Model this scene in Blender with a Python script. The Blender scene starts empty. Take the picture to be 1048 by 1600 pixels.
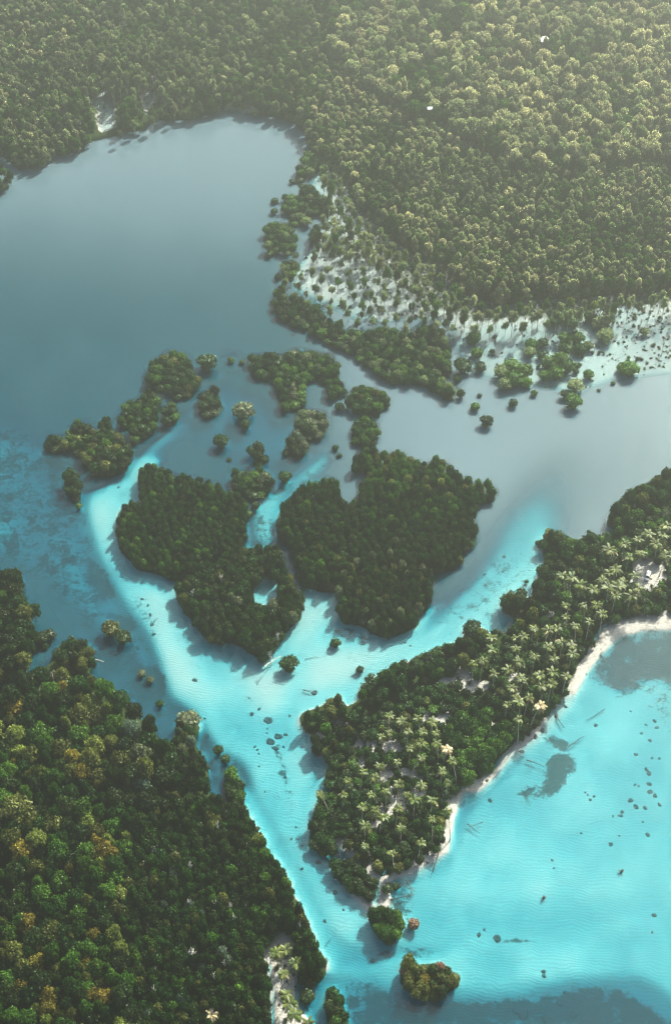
import bpy, math, random
import numpy as np
from mathutils import Vector

random.seed(11)
rng = np.random.default_rng(11)
S = bpy.context.scene

# ------------------------------------------------------------------ camera
CAM_H, PITCH, FPX = 450.0, math.radians(45), 2198.0
cam_d = bpy.data.cameras.new('camera')
cam = bpy.data.objects.new('camera', cam_d)
S.collection.objects.link(cam)
cam.location = (0, 0, CAM_H)
cam.rotation_euler = (math.radians(45), 0, 0)
cam_d.sensor_fit = 'VERTICAL'
cam_d.sensor_height = 36
cam_d.lens = 36 * FPX / 1600
cam_d.clip_start = 1
cam_d.clip_end = 12000
S.camera = cam

# ------------------------------------------------------------------ light
SUN_EL, SUN_AZ = math.radians(40), math.radians(32)      # azimuth: from straight ahead (+Y) towards the right (+X)
SUN_STRENGTH, SKY_STRENGTH, EXPOSURE = 5.0, 0.07, 2.08
w = bpy.data.worlds.new('World')
S.world = w
w.use_nodes = True
nt = w.node_tree
bg = nt.nodes['Background']
sky = nt.nodes.new('ShaderNodeTexSky')
sky.sky_type = 'NISHITA'
sky.sun_disc = False
sky.sun_elevation = SUN_EL
sky.sun_rotation = SUN_AZ
sky.air_density = 1.0
sky.dust_density = 3.0
nt.links.new(sky.outputs[0], bg.inputs[0])
bg.inputs[1].default_value = SKY_STRENGTH
sun_d = bpy.data.lights.new('sun', 'SUN')
sun_d.energy = SUN_STRENGTH
sun_d.angle = math.radians(0.53)
sun_d.color = (1.0, 0.95, 0.82)
sun = bpy.data.objects.new('sun', sun_d)
S.collection.objects.link(sun)
sv = Vector((math.sin(SUN_AZ) * math.cos(SUN_EL), math.cos(SUN_AZ) * math.cos(SUN_EL), math.sin(SUN_EL)))
sun.rotation_euler = sv.to_track_quat('Z', 'Y').to_euler()
sun.location = (200, 600, 500)
vs = S.view_settings
vs.view_transform = 'Standard'
vs.look = 'None'
vs.gamma = 1
vs.exposure = EXPOSURE
vs.use_curve_mapping = False
S.cycles.max_bounces = 6
S.cycles.diffuse_bounces = 2
S.cycles.glossy_bounces = 2
S.cycles.transmission_bounces = 2
S.cycles.transparent_max_bounces = 8
S.cycles.volume_bounces = 0

HAZE_DENSITY, HAZE_G = 5.8e-4, 0.84

# ------------------------------------------------------------------ plan helpers: image pixel coordinates (u, v) -> metres
def P(u, v, z=0.0):
    cx = (np.asarray(u, float) - 524) / FPX
    cy = -(np.asarray(v, float) - 800) / FPX
    c, s = math.cos(PITCH), math.sin(PITCH)
    dy = c + cy * s
    dz = -s + cy * c
    t = (CAM_H - z) / (-dz)
    return cx * t, dy * t

def UV(x, y, z=0.0):
    c, s = math.cos(PITCH), math.sin(PITCH)
    zz = z - CAM_H
    depth = np.maximum(y * c - zz * s, 1.0)
    up = y * s + zz * c
    return 524 + FPX * x / depth, 800 - FPX * up / depth

def theta(v):
    return PITCH + math.atan((v - 800) / FPX)

def ppm(u, v, z=0.0):                                # image pixels per metre across the line of sight
    x, y = P(u, v, z)
    return FPX / (y * math.cos(PITCH) + (CAM_H - z) * math.sin(PITCH))

def inside(poly, u, v):
    u = np.asarray(u, float); v = np.asarray(v, float)
    r = np.zeros(u.shape, bool)
    n = len(poly)
    for i in range(n):
        x1, y1 = poly[i]; x2, y2 = poly[(i + 1) % n]
        if y1 == y2: continue
        c = ((y1 > v) != (y2 > v)) & (u < (x2 - x1) * (v - y1) / (y2 - y1) + x1)
        r ^= c
    return r

# ------------------------------------------------------------------ outlines
ISLE_TRI = [(218,730),(232,722),(248,725),(255,732),(300,742),(355,760),(385,775),(388,790),(384,812),(388,840),(372,850),(400,850),(433,852),(444,866),(444,888),(462,902),(474,930),(470,965),(445,985),(430,1005),(415,1036),(395,1020),(365,1000),(345,1003),(325,1000),(305,975),(290,955),(272,925),(275,905),(240,892),(215,888),(190,860),(180,835),(183,800),(195,785),(217,780),(216,760),(216,740)]
POOL_TRI = [(396,912),(412,899),(433,903),(434,930),(416,944),(397,938)]
def expand(poly, k):
    cu = sum(p[0] for p in poly) / len(poly); cv = sum(p[1] for p in poly) / len(poly)
    return [(cu + (u - cu) * k, cv + (v - cv) * k) for u, v in poly]
ISLE_TRI_UP = [(218,730),(232,722),(248,725),(255,732),(300,742),(355,760),(385,775),(388,790),(384,812),(388,840),(372,850),(356,862),(320,880),(300,898),(275,905),(240,892),(215,888),(190,860),(180,835),(183,800),(195,785),(217,780),(216,760),(216,740)]
ISLE_TRI_LOW = [(372,850),(400,850),(433,852),(444,866),(444,888),(462,902),(474,930),(474,962),(448,985),(432,1005),(415,1038),(395,1022),(365,1000),(345,1003),(325,1000),(305,975),(290,955),(272,925),(275,905),(300,898),(320,880),(356,862)]
ISLE_EAST = [(430,815),(440,785),(460,765),(462,755),(480,755),(500,745),(515,740),(520,748),(528,740),(530,760),(535,780),(550,784),(556,775),(555,760),(575,745),(565,735),(550,740),(548,725),(555,705),(575,695),(600,705),(625,700),(650,715),(665,720),(680,712),(705,720),(715,735),(740,750),(765,748),(782,765),(775,780),(745,790),(742,800),(748,830),(745,850),(725,862),(720,880),(700,890),(678,895),(675,915),(675,940),(655,960),(655,975),(630,988),(605,996),(580,988),(565,975),(535,972),(525,950),(530,925),(500,922),(476,915),(464,895),(458,870),(452,850),(435,840)]
W1 = [(226,575),(240,560),(258,545),(275,543),(295,552),(303,568),(303,580),(316,590),(314,602),(300,610),(295,620),(280,624),(262,612),(240,605),(226,595)]
W2 = [(183,650),(195,625),(215,622),(228,603),(248,606),(253,625),(250,640),(245,655),(246,665),(225,682),(208,690),(197,680),(205,668),(184,665)]
W2B = [(252,632),(268,626),(282,640),(278,655),(262,665),(251,655)]
W3 = [(66,688),(80,675),(100,678),(120,652),(138,656),(150,668),(165,650),(178,655),(178,668),(195,685),(205,690),(210,710),(200,730),(180,740),(150,743),(131,735),(128,712),(110,700),(90,702),(70,700)]
W4 = [(98,735),(110,730),(122,740),(128,755),(126,778),(112,782),(102,765)]
W6 = [(307,612),(320,605),(330,597),(342,603),(343,620),(352,632),(342,645),(325,650),(309,645)]
NB = [(383,555),(400,548),(440,550),(462,540),(490,545),(520,548),(532,570),(528,590),(505,595),(480,590),(477,605),(478,628),(455,640),(434,638),(434,615),(425,590),(405,588),(390,578),(382,565)]
NB2 = [(508,595),(522,588),(540,595),(542,610),(530,622),(512,625),(507,610)]
NB3 = [(536,622),(545,605),(565,597),(590,602),(613,618),(612,632),(598,645),(570,650),(545,643)]
NB4 = [(459,635),(478,632),(490,636),(510,640),(516,660),(508,680),(490,690),(470,680),(460,662)]
NB5 = [(443,695),(452,675),(468,667),(485,685),(486,700),(470,715),(448,712)]
NB6 = [(545,668),(555,652),(575,647),(594,655),(596,672),(590,690),(590,700),(565,700),(548,690)]
C2 = [(358,745),(362,728),(385,730),(410,725),(425,735),(430,752),(418,772),(395,777),(380,775),(362,760)]
W9 = [(385,690),(398,684),(410,690),(412,702),(421,712),(416,724),(402,726),(388,712)]
STRIP_NE = [(422,470),(428,450),(436,440),(450,455),(470,465),(490,470),(505,480),(520,500),(535,510),(560,515),(575,508),(600,505),(615,510),(640,515),(660,500),(680,505),(695,520),(705,540),(703,555),(708,575),(700,595),(728,603),(728,615),(715,622),(690,620),(665,605),(640,600),(600,595),(560,560),(540,550),(500,530),(480,515),(450,505),(425,485)]
NE_BITS = [
 [(411,355),(425,345),(440,342),(463,352),(465,380),(450,398),(436,390),(425,400),(412,385)],
 [(440,305),(455,298),(470,305),(490,300),(500,330),(480,352),(455,350),(440,330)],
 [(465,250),(482,232),(500,245),(505,262),(485,275),(465,285),(458,275)],
 [(465,285),(485,282),(500,300),(520,318),(515,340),(490,330),(470,310)],
 [(440,404),(462,402),(463,430),(450,436),(440,425)],
 [(485,350),(500,350),(505,375),(492,385),(484,370)],
]
FOREST_NW_SHORE = [(0,245),(30,268),(65,262),(80,245),(120,240),(135,225),(160,220),(190,210),(230,205),(240,190),(300,188),(330,180),(355,170),(400,180),(440,185),(462,197),(475,212),(482,232)]
FOREST_N = [(-70,-140),(1130,-140),(1130,435),(1048,450),(1010,462),(960,462),(900,470),(830,470),(790,480),(755,470),(720,460),(700,435),(680,420),(640,395),(610,375),(585,350),(560,335),(545,300),(520,270),(500,250)] + [(482,232),(475,212),(462,197),(440,185),(400,180),(355,170),(330,180),(300,188),(240,190),(230,205),(190,210),(160,220),(135,225),(120,240),(80,245),(65,262),(30,268),(0,245),(-70,240)]
GAP_NW = [(130,140),(150,128),(175,132),(200,140),(225,110),(250,112),(262,150),(300,150),(300,165),(262,172),(235,185),(190,208),(160,212),(145,190)]
GAP_NW_FREE = [(133,142),(150,148),(162,136),(172,128),(176,150),(206,138),(204,152),(182,172),(186,202),(158,214),(148,195),(152,178),(138,165)]
GAP_NW_FREE3 = [(268,142),(280,150),(299,142),(298,158),(285,166),(272,156)]
GAP_NW_FREE4 = [(352,160),(362,166),(372,160),(384,172),(396,170),(408,182),(370,180),(352,174)]
GAP_NW_FREE2 = [(218,145),(230,128),(236,140),(243,112),(251,118),(244,142),(253,158),(250,170),(236,165),(240,182),(228,188),(221,170)]
SWAMP = [(545,300),(560,335),(585,350),(610,375),(640,395),(680,420),(700,435),(720,460),(755,470),(790,480),(830,470),(900,470),(960,462),(1010,462),(1048,450),(1130,435),(1130,520),(1048,500),(980,480),(900,500),(840,510),(760,510),(720,520),(690,500),(650,500),(590,505),(560,470),(500,470),(470,440),(480,400),(500,360),(520,340),(510,300),(500,262),(525,272)]
PALE_NE = [(480,260),(520,250),(600,300),(640,400),(740,440),(900,440),(1048,430),(1150,430),(1150,600),(1048,590),(960,600),(900,620),(850,615),(780,600),(740,590),(712,560),(700,520),(660,500),(560,510),(500,480),(450,455),(440,430),(470,400),(490,370),(500,330),(480,300)]
FOREST_SW_TOP = [(-70,880),(0,890),(25,890),(40,910),(40,930),(62,955),(50,970),(50,1000),(55,1025),(40,1045),(15,1060),(0,1068),(-70,1090)]
FOREST_SW = [(-70,1110),(0,1082),(40,1055),(78,1035),(80,1020),(100,1000),(120,995),(148,1010),(150,1035),(140,1055),(165,1070),(200,1080),(210,1100),(212,1115),(240,1130),(255,1160),(273,1150),(275,1125),(290,1113),(310,1125),(313,1140),(306,1160),(322,1190),(330,1215),(330,1243),(350,1250),(378,1255),(390,1275),(405,1300),(415,1310),(415,1330),(432,1345),(450,1370),(460,1400),(475,1425),(490,1460),(500,1490),(512,1500),(512,1520),(490,1537),(466,1532),(459,1500),(456,1457),(440,1450),(413,1478),(424,1540),(424,1600),(424,1680),(-70,1680)]
MANG_SW = [(240,1240),(330,1243),(350,1250),(378,1255),(390,1275),(405,1300),(415,1310),(415,1330),(432,1345),(450,1370),(460,1400),(475,1425),(490,1460),(500,1490),(512,1500),(512,1520),(490,1537),(466,1532),(459,1500),(456,1457),(440,1450),(413,1478),(424,1540),(424,1680),(250,1680),(190,1500),(180,1380)]
CLUMPS_SW = [
 [(348,1197),(365,1195),(374,1215),(385,1238),(378,1250),(352,1245),(350,1220)],
 [(507,1545),(520,1535),(532,1550),(540,1575),(548,1600),(560,1640),(520,1640),(508,1580)],
]
PENIN = [(1130,700),(1048,735),(1020,750),(985,770),(950,800),(945,820),(965,830),(950,840),(930,835),(905,845),(890,850),(860,833),(843,845),(850,880),(835,915),(830,935),(800,930),(783,945),(785,960),(805,965),(800,985),(760,990),(750,978),(728,980),(722,1000),(700,1010),(650,1030),(610,1045),(565,1070),(560,1095),(540,1105),(530,1085),(500,1105),(468,1115),(470,1135),(490,1155),(492,1175),(506,1182),(514,1200),(510,1215),(520,1240),(530,1290),(535,1310),(560,1345),(590,1362),(610,1362),(640,1355),(660,1342),(690,1322),(692,1285),(702,1250),(722,1225),(745,1225),(780,1185),(800,1165),(830,1145),(850,1115),(880,1090),(895,1050),(925,1010),(930,985),(970,962),(1048,960),(1130,960)]
PENIN_MANG = [(1130,700),(1048,735),(1020,750),(985,770),(950,800),(945,820),(965,830),(950,842),(930,835),(905,845),(890,850),(860,833),(843,845),(850,880),(835,915),(830,935),(800,930),(783,945),(785,960),(805,965),(800,985),(760,990),(750,978),(728,980),(722,1000),(700,1010),(650,1030),(610,1045),(565,1070),(560,1095),(540,1105),(530,1085),(500,1105),(468,1115),(470,1135),(490,1155),(492,1175),(506,1182),(530,1180),(560,1130),(620,1090),(690,1060),(760,1030),(810,1000),(850,960),(870,905),(930,870),(975,835),(1020,800),(1048,800),(1130,790)]
PENIN_S_MANG = [(700,1120),(745,1100),(780,1110),(820,1140),(800,1165),(780,1185),(745,1225),(722,1222),(700,1190),(690,1150)]
SPUR = [(514,1228),(497,1240),(484,1285),(482,1315),(500,1332),(526,1332),(530,1305),(522,1260)]
TIP1 = [(510,1345),(525,1335),(545,1340),(560,1350),(580,1360),(592,1380),(586,1400),(572,1407),(545,1392),(525,1370)]
TIP2 = [(570,1420),(590,1412),(610,1415),(630,1430),(632,1450),(620,1465),(603,1472),(588,1460),(578,1440)]
TIP3 = [(625,1500),(635,1490),(648,1492),(652,1505),(690,1500),(700,1515),(715,1520),(720,1535),(700,1548),(690,1557),(650,1555),(625,1535)]

SAND_SPOTS = [  # bare white sand inside the peninsula (u, v, ru, rv)
 (722,1052,9,14),(742,1074,22,7),(700,1062,12,6),(690,1122,12,9),(668,1122,9,6),(775,1137,9,6),(785,1085,10,5),
 (612,1168,16,8),(580,1168,10,6),(566,1190,8,8),(603,1208,8,12),(650,1215,12,8),(632,1210,8,6),(620,1250,16,16),(650,1240,10,10),(600,1265,14,8),
 (583,1286,8,6),(560,1160,6,8),(1011,900,24,21),(725,1205,9,6),(530,1130,14,5),(505,1150,8,4),(895,930,6,4),(855,960,7,4),(800,1060,10,4)]
BEACHES = [
 [(1130,955),(1048,958),(1000,958),(960,965),(932,985),(926,1010),(900,1045),(885,1085),(897,1085),(918,1050),(946,1018),(966,1000),(1003,990),(1048,988),(1130,988)],
 [(848,1115),(860,1112),(835,1150),(800,1175),(770,1215),(745,1238),(725,1240),(715,1262),(705,1300),(700,1330),(665,1350),(640,1365),(618,1375),(600,1390),(590,1375),(600,1362),(660,1340),(690,1325),(690,1285),(690,1240),(720,1222),(748,1222)],
 [(518,1235),(528,1260),(535,1300),(555,1330),(590,1355),(600,1375),(585,1378),(560,1352),(545,1345),(528,1332),(520,1290)],
 [(535,1378),(550,1392),(575,1408),(590,1415),(575,1425),(555,1408),(538,1392)],
 [(592,1380),(612,1385),(615,1412),(600,1420),(588,1408)],
 [(412,1480),(440,1450),(456,1455),(460,1500),(466,1540),(462,1560),(492,1600),(540,1680),(425,1680),(424,1540)],
]
CHANNEL = [(262,660),(225,695),(200,730),(165,745),(130,765),(130,800),(140,850),(152,880),(170,915),(190,950),(215,980),(238,1015),(252,1060),(262,1095),(292,1112),(315,1150),(335,1180),(375,1200),(388,1250),(415,1300),(440,1345),(470,1400),(488,1450),(525,1480),(580,1490),(640,1480),(640,1450),(585,1420),(540,1390),(500,1340),(480,1300),(490,1250),(505,1210),(490,1160),(466,1120),(530,1085),(560,1095),(570,1060),(640,1030),(720,995),(790,965),(850,900),(850,840),(825,825),(790,850),(740,905),(690,950),(650,985),(600,995),(560,980),(530,930),(480,920),(470,965),(440,1000),(415,1040),(340,1005),(280,930),(190,870),(180,830),(195,785),(215,775),(222,730),(250,705),(290,668),(300,650),(280,650)]
BARS = [  # brightest, shallowest sand
 [(360,1020),(410,1040),(450,1040),(460,1060),(440,1110),(415,1130),(385,1070)],
 [(225,905),(262,915),(270,985),(320,1060),(350,1100),(300,1100),(262,1080),(240,1010),(235,960)],
 [(460,1150),(485,1180),(490,1210),(485,1240),(462,1215)],
 [(470,940),(520,930),(520,960),(480,1000),(455,1030),(445,1005)],
 [(135,790),(165,775),(180,800),(170,840),(190,880),(165,870),(145,830)],
 [(480,1010),(600,1010),(700,990),(780,930),(830,860),(835,890),(790,950),(700,1000),(600,1040),(500,1085),(465,1100),(470,1060)],
]
BAY = [(1300,985),(1048,985),(1000,988),(955,1000),(935,1020),(905,1055),(890,1090),(850,1130),(820,1165),(780,1215),(740,1245),(715,1270),(705,1320),(690,1345),(650,1365),(620,1390),(640,1450),(640,1480),(560,1490),(530,1480),(500,1480),(530,1520),(600,1560),(700,1565),(800,1560),(900,1540),(1000,1530),(1060,1570),(1300,1600)]
SOUTH_MID = [(470,1440),(530,1480),(640,1480),(720,1500),(1000,1530),(1100,1700),(500,1700),(450,1560),(500,1530)]
SHELF_W = [(-200,600),(30,655),(90,700),(120,760),(130,800),(150,880),(190,960),(215,985),(235,1030),(250,1085),(290,1110),(255,1120),(215,1090),(150,1010),(110,960),(60,900),(20,880),(-200,860)]
POND_MID = [(300,640),(340,600),(400,600),(440,650),(520,640),(540,700),(530,740),(460,750),(440,780),(420,850),(392,850),(388,790),(430,760),(430,735),(380,720),(330,700),(300,680)]
PASSAGE = [(395,785),(430,760),(455,745),(495,715),(510,700),(520,720),(490,750),(462,760),(440,790),(432,830),(440,850),(420,855),(392,848)]
GLOW_E = [(760,840),(850,780),(900,700),(1000,680),(1048,760),(940,830),(850,840)]

LONE = [
 (324,566,16,'dark','rounded mangrove clump east of the western chain'),(361,562,6,'bright','tiny mangrove on the bright sand spot in the northern lagoon'),
 (378,565,5,'dark','tiny bush just west of the T-shaped islet'),(380,641,17,'grey','round grey-green mangrove standing alone in the northern lagoon'),
 (384,663,9,'dark','small bush just below the round grey-green lagoon mangrove'),(345,689,13,'dark','low flat mangrove in the lagoon west of the double islet'),
 (358,717,4,'dark','tiny bush above the edge of the triangular island'),(445,745,11,'dark','round bush between triangular and central islands'),
 (446,707,6,'dark','small bush beside the ball-shaped grey islet'),
 (524,699,6,'dark','upper one of the two tiny bushes above the central island'),(530,711,4.5,'dark','lower one of the two tiny bushes above the central island'),
 (399,790,7,'dark','upper bush at the head of the narrow passage'),(388,803,8,'dark','lower bush at the edge of the narrow passage'),
 (530,635,8,'dark','small round bush at the west end of the oval islet'),(123,790,6,'bright','tiny bush south of the narrow islet by the western sandbank'),
 (524,1004,9,'dark','small round bush on the sand below the central island'),(451,1037,15,'dark','round dark bush on the sandbar at the channel fork'),
 (562,1046,6.5,'dark','tiny round bush with a long dark streak north of the palm peninsula'),
 (173,983,15,'olive','west half of the olive islet on the western shallows'),(192,996,13,'deep','east half of the olive islet on the western shallows'),
 (62,997,13,'deep','west bush in the creek mouth of the south-western forest'),(78,992,11,'deep','east bush in the creek mouth of the south-western forest'),(71,1009,6,'dark','tiny bush below the creek mouth pair'),
 (250,1099,7,'dark','small bush alone in deep water by the western sandbank'),(222,1052,7,'grey','upper scraggly bush in the weed patch'),(234,1062,7,'grey','lower scraggly bush in the weed patch'),
 (341,1172,9,'dark','upper small bush in the inlet by the channel'),(352,1186,8,'dark','lower small bush in the inlet by the channel'),
 (479,1557,13,'deep','round bush beside the southern palm sand strip'),
 (294,1130,19,'grey','large grey-green crown on the corner where the channel narrows'),
 (722,572,15,'dark','larger dark clump off the eastern point'),(714,591,7,'dark','small bush touching the larger clump off the eastern point'),
 (750,573,10,'dark','dark round bush east of the larger clump'),(745,551,10,'bright','green bush above the dark round one'),
 (740,527,13,'bright','leafy bush among the dead trunks of the drowned woods'),(768,549,5,'dark','tiny bush east of the green bush pair'),
 (742,635,8,'bright','small round bush alone in the eastern lake'),(760,658,11,'dark','round dark bush farthest out in the eastern lake'),
 (749,617,4,'dark','tiny speck of a bush in the eastern lake'),
 (801,629,8,'dark','small bush below the broad olive clump'),(834,614,6,'bright','small bush between the broad clump and the ragged one'),
 (872,502,4.5,'dark','small dark bush left of three flooded-forest clumps'),
 (865,502,10,'bright','left clump at the foot of the tall woods'),(882,490,10,'bright','upper clump at the foot of the tall woods'),(889,500,13,'bright','biggest clump at the foot of the tall woods'),(898,492,10,'dark','right clump at the foot of the tall woods'),
 (921,494,12,'bright','left crown of the tall pale clump in white shallows'),(936,505,13,'swamp','middle crown of the tall pale clump in white shallows'),(948,498,13,'swamp','right crown of the tall pale clump in white shallows'),(946,524,14,'swamp','lower crown of the tall pale clump in white shallows'),(956,487,8,'bright','top crown of the tall pale clump in white shallows'),
 (1006,518,8,'swamp','pale bush in the white shallows near the edge'),(983,576,16,'bright','round green bush alone on the white shallows'),(971,574,9,'bright','small bush hugging the round green one on white shallows'),
 (957,598,4,'dark','tiny bush at the rim of white shallows'),
 (784,580,13,'swamp','left crown of the broad olive clump'),(800,572,15,'bright','top crown of the broad olive clump'),(818,580,14,'bright','right crown of the broad olive clump'),(803,592,15,'bright','middle crown of the broad olive clump'),(788,600,12,'swamp','lower left crown of the broad olive clump'),(822,597,10,'bright','lower right crown of the broad olive clump'),
 (830,538,11,'bright','left crown of the ragged clump'),(847,536,10,'dark','right crown of the ragged clump'),(828,550,10,'swamp','lower crown of the ragged clump'),
 (856,566,13,'bright','left crown of the lake-edge cluster'),(875,562,14,'bright','upper crown of the lake-edge cluster'),(886,573,13,'bright','right crown of the lake-edge cluster'),(868,583,13,'bright','lower crown of the lake-edge cluster'),(850,587,10,'bright','low west crown of the lake-edge cluster'),
 (884,530,13,'bright','left crown of the upper lake cluster'),(900,528,13,'bright','right crown of the upper lake cluster'),(884,545,12,'bright','bottom crown of the upper lake cluster'),(905,545,11,'dark','bottom right crown of the upper lake cluster'),(918,540,9,'swamp','pale outer crown of the upper lake cluster'),
 (902,571,6,'dark','small bush right of the lake-edge cluster'),(899,580,5,'dark','smaller bush under the lake-edge cluster'),
 (898,602,13,'swamp','pale crown over the southernmost lake clump'),(919,585,9,'bright','bush beside the pale crown at the lake'),
 (883,616,9,'dark','left crown of the southernmost lake clump'),(895,627,14,'bright','right crown of the southernmost lake clump'),
 (429,313,6,'dark','tiny upper bush off the eastern lake shore'),(428,330,6,'dark','tiny lower bush off the eastern lake shore'),(456,283,5,'dark','tiny bush hugging the eastern lake shore'),
 (434,432,6,'dark','small bush above the tip of the long eastern point'),(420,398,6,'dark','small bush below the western lake-shore islet'),(571,461,5,'dark','small dark ball of a bush in the drowned woods'),
 (545,438,4,'dark','tiny dark bush among the drowned woods'),(736,280,0,'',''),
 (186,148,18,'swamp','round mangrove standing in the white inlet of the north-western shore'),(199,193,14,'swamp','lower mangrove at the mouth of the white inlet'),(221,185,6,'dark','small bush at the mouth of the white inlet'),(250,150,10,'bright','mangrove east of the white inlet'),
 (845,555,8,'dark','small bush beneath the ragged clump'),(858,838,10,'lime','sunlit bush on the north corner of the palm peninsula'),
 (919,829,3,'dark','tiny bush floating north of the palm peninsula'),(822,908,4,'dark','tiny bush on the sandy flat by the palm peninsula'),(840,848,5,'dark','tiny bush off the north corner of the palm peninsula'),
 (737,985,15,'dark','big round bush at the northern edge of the palm peninsula'),(793,943,14,'dark','big dark bush jutting from the peninsula into the flats'),(813,930,10,'dark','bush behind the jutting dark one on the peninsula'),
 (646,1443,10,'rust','pinkish brown bush off the sand tip'),(618,1430,10,'olive','olive brush between the round clump and pinkish bush'),(604,1390,9,'deep','low brush on the neck of the sand tip'),(618,1385,7,'deep','upper low brush on the neck of the sand tip'),
 (592,1361,7,'dark','tiny round bush on the white spit'),
]

# ------------------------------------------------------------------ sea-bed raster in image coordinates
CELL, U0, V0, U1, V1 = 2.0, -300, -300, 1350, 1900
gu = np.arange(U0, U1, CELL); gv = np.arange(V0, V1, CELL)
GU, GV = np.meshgrid(gu, gv)
def ras(poly):
    m = np.zeros(GU.shape, bool)
    pu = [p[0] for p in poly]; pv = [p[1] for p in poly]
    a = max(0, int((min(pu) - U0) / CELL) - 1); b = min(len(gu), int((max(pu) - U0) / CELL) + 2)
    c = max(0, int((min(pv) - V0) / CELL) - 1); d = min(len(gv), int((max(pv) - V0) / CELL) + 2)
    m[c:d, a:b] = inside(poly, GU[c:d, a:b], GV[c:d, a:b])
    return m
def ell(u, v, ru, rv):
    return ((GU - u) / ru) ** 2 + ((GV - v) / rv) ** 2 < 1
def blur(f, s):
    s = s / CELL
    n = max(1, int(s * 3)); k = np.exp(-np.arange(-n, n + 1) ** 2 / (2 * s * s)); k /= k.sum()
    f = np.pad(f, n, mode='edge')
    f = sum(k[i] * f[:, i:f.shape[1] - 2 * n + i] for i in range(2 * n + 1))
    f = sum(k[i] * f[i:f.shape[0] - 2 * n + i, :] for i in range(2 * n + 1))
    return f
def soft(poly, s): return blur(ras(poly).astype(float), s)
def mixto(f, m, val): return f * (1 - m) + val * m
def vnoise(scale, seed):                              # smooth value noise on the raster
    r = np.random.default_rng(seed)
    h, wd = GU.shape
    gh, gw = int(h * CELL / scale) + 3, int(wd * CELL / scale) + 3
    g = r.random((gh, gw))
    yy = np.arange(h) * CELL / scale; xx = np.arange(wd) * CELL / scale
    yi = yy.astype(int); xi = xx.astype(int)
    fy = yy - yi; fx = xx - xi
    fy = fy * fy * (3 - 2 * fy); fx = fx * fx * (3 - 2 * fx)
    a = g[yi][:, xi]; b = g[yi][:, xi + 1]; c = g[yi + 1][:, xi]; d = g[yi + 1][:, xi + 1]
    FX = fx[None, :]; FY = fy[:, None]
    return (a * (1 - FX) + b * FX) * (1 - FY) + (c * (1 - FX) + d * FX) * FY
NZ = vnoise(60, 1) * .5 + vnoise(26, 2) * .3 + vnoise(11, 3) * .2

depth = np.full(GU.shape, 7.0)
depth = mixto(depth, blur((GU > 560).astype(float), 60) * blur((GV < 900).astype(float), 30), 4.5)
depth = mixto(depth, soft(SHELF_W, 18), 1.3 + 2.4 * NZ)
depth = mixto(depth, soft(POND_MID, 14), 3.4)
depth = mixto(depth, soft(GLOW_E, 40) * .8, 2.8)
depth = mixto(depth, soft([(430,1380),(1200,1380),(1200,1850),(430,1850)], 16), 1.5 + 1.3 * NZ)
depth = mixto(depth, soft(CHANNEL, 9), .5 + .9 * NZ)
depth = mixto(depth, soft(PASSAGE, 6), 1.0)
depth = mixto(depth, soft(POOL_TRI, 4), 0.7)
depth = mixto(depth, soft(BAY, 7), 0.62 + 0.75 * NZ)
depth = mixto(depth, soft([(-70,1060),(60,1040),(130,960),(220,1080),(270,1130),(240,1150),(150,1060),(60,1060)], 8), 5.0)
depth = mixto(depth, soft([(310,1160),(335,1180),(345,1240),(330,1245),(322,1200)], 6), 3.0)
depth = mixto(depth, soft([(440,1360),(475,1400),(500,1450),(540,1478),(600,1490),(590,1510),(520,1510),(480,1470),(455,1410)], 7) * .8, 2.0)
depth = mixto(depth, blur(ell(850, 835, 70, 45).astype(float), 22) * .8, 2.6)
depth = mixto(depth, soft([(735,880),(790,790),(840,720),(900,700),(905,760),(860,850)], 26) * .75, 1.9)
depth = mixto(depth, soft([(372,1235),(405,1300),(430,1345),(460,1400),(490,1460),(512,1500),(545,1500),(505,1430),(465,1370),(425,1300),(395,1235)], 6) * .85, 1.3)
ARM = [(680,960),(750,895),(805,800),(850,770),(875,800),(855,900),(790,965),(720,990)]
depth = mixto(depth, soft(ARM, 16) * .85, 1.15)
lm_ = np.zeros(GU.shape, bool)
for p_ in (PENIN, ISLE_TRI, ISLE_EAST, SPUR, TIP1, TIP2, FOREST_SW): lm_ |= ras(p_)
near_ = (blur(lm_.astype(float), 9) > .03) & (blur((ras(CHANNEL) | ras(BAY)).astype(float), 12) > .10)
near_ &= ~((GU < 330) & (GV > 1060) & (GV < 1240))
depth = mixto(depth, blur(near_.astype(float), 4), .85)
near_ = (blur(ras(PENIN).astype(float), 12) > .03) & (blur(ras(BAY).astype(float), 10) > .08)
depth = mixto(depth, blur(near_.astype(float), 5), .35)
for b in BARS: depth = mixto(depth, soft(b, 14) * .9, 0.30)
depth = mixto(depth, soft(PALE_NE, 6), 0.25)
depth = mixto(depth, soft(GAP_NW, 6), 0.3)
depth = mixto(depth, blur(ell(361, 555, 16, 6).astype(float), 5), 0.6)
depth = mixto(depth, soft([(920,1050),(945,1030),(960,1000),(1000,992),(1070,987),(1090,1095),(1030,1060),(1000,1062),(980,1085),(950,1072)], 5), 1.9)
depth = mixto(depth, soft([(540,1535),(580,1530),(640,1562),(720,1562),(820,1556),(900,1538),(970,1540),(1010,1560),(1060,1600),(1060,1750),(540,1750)], 14), 1.9 + 1.6 * NZ)
depth = mixto(depth, soft([(585,1480),(700,1476),(702,1486),(640,1498),(590,1497)], 4) * .7, 1.6)

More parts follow.
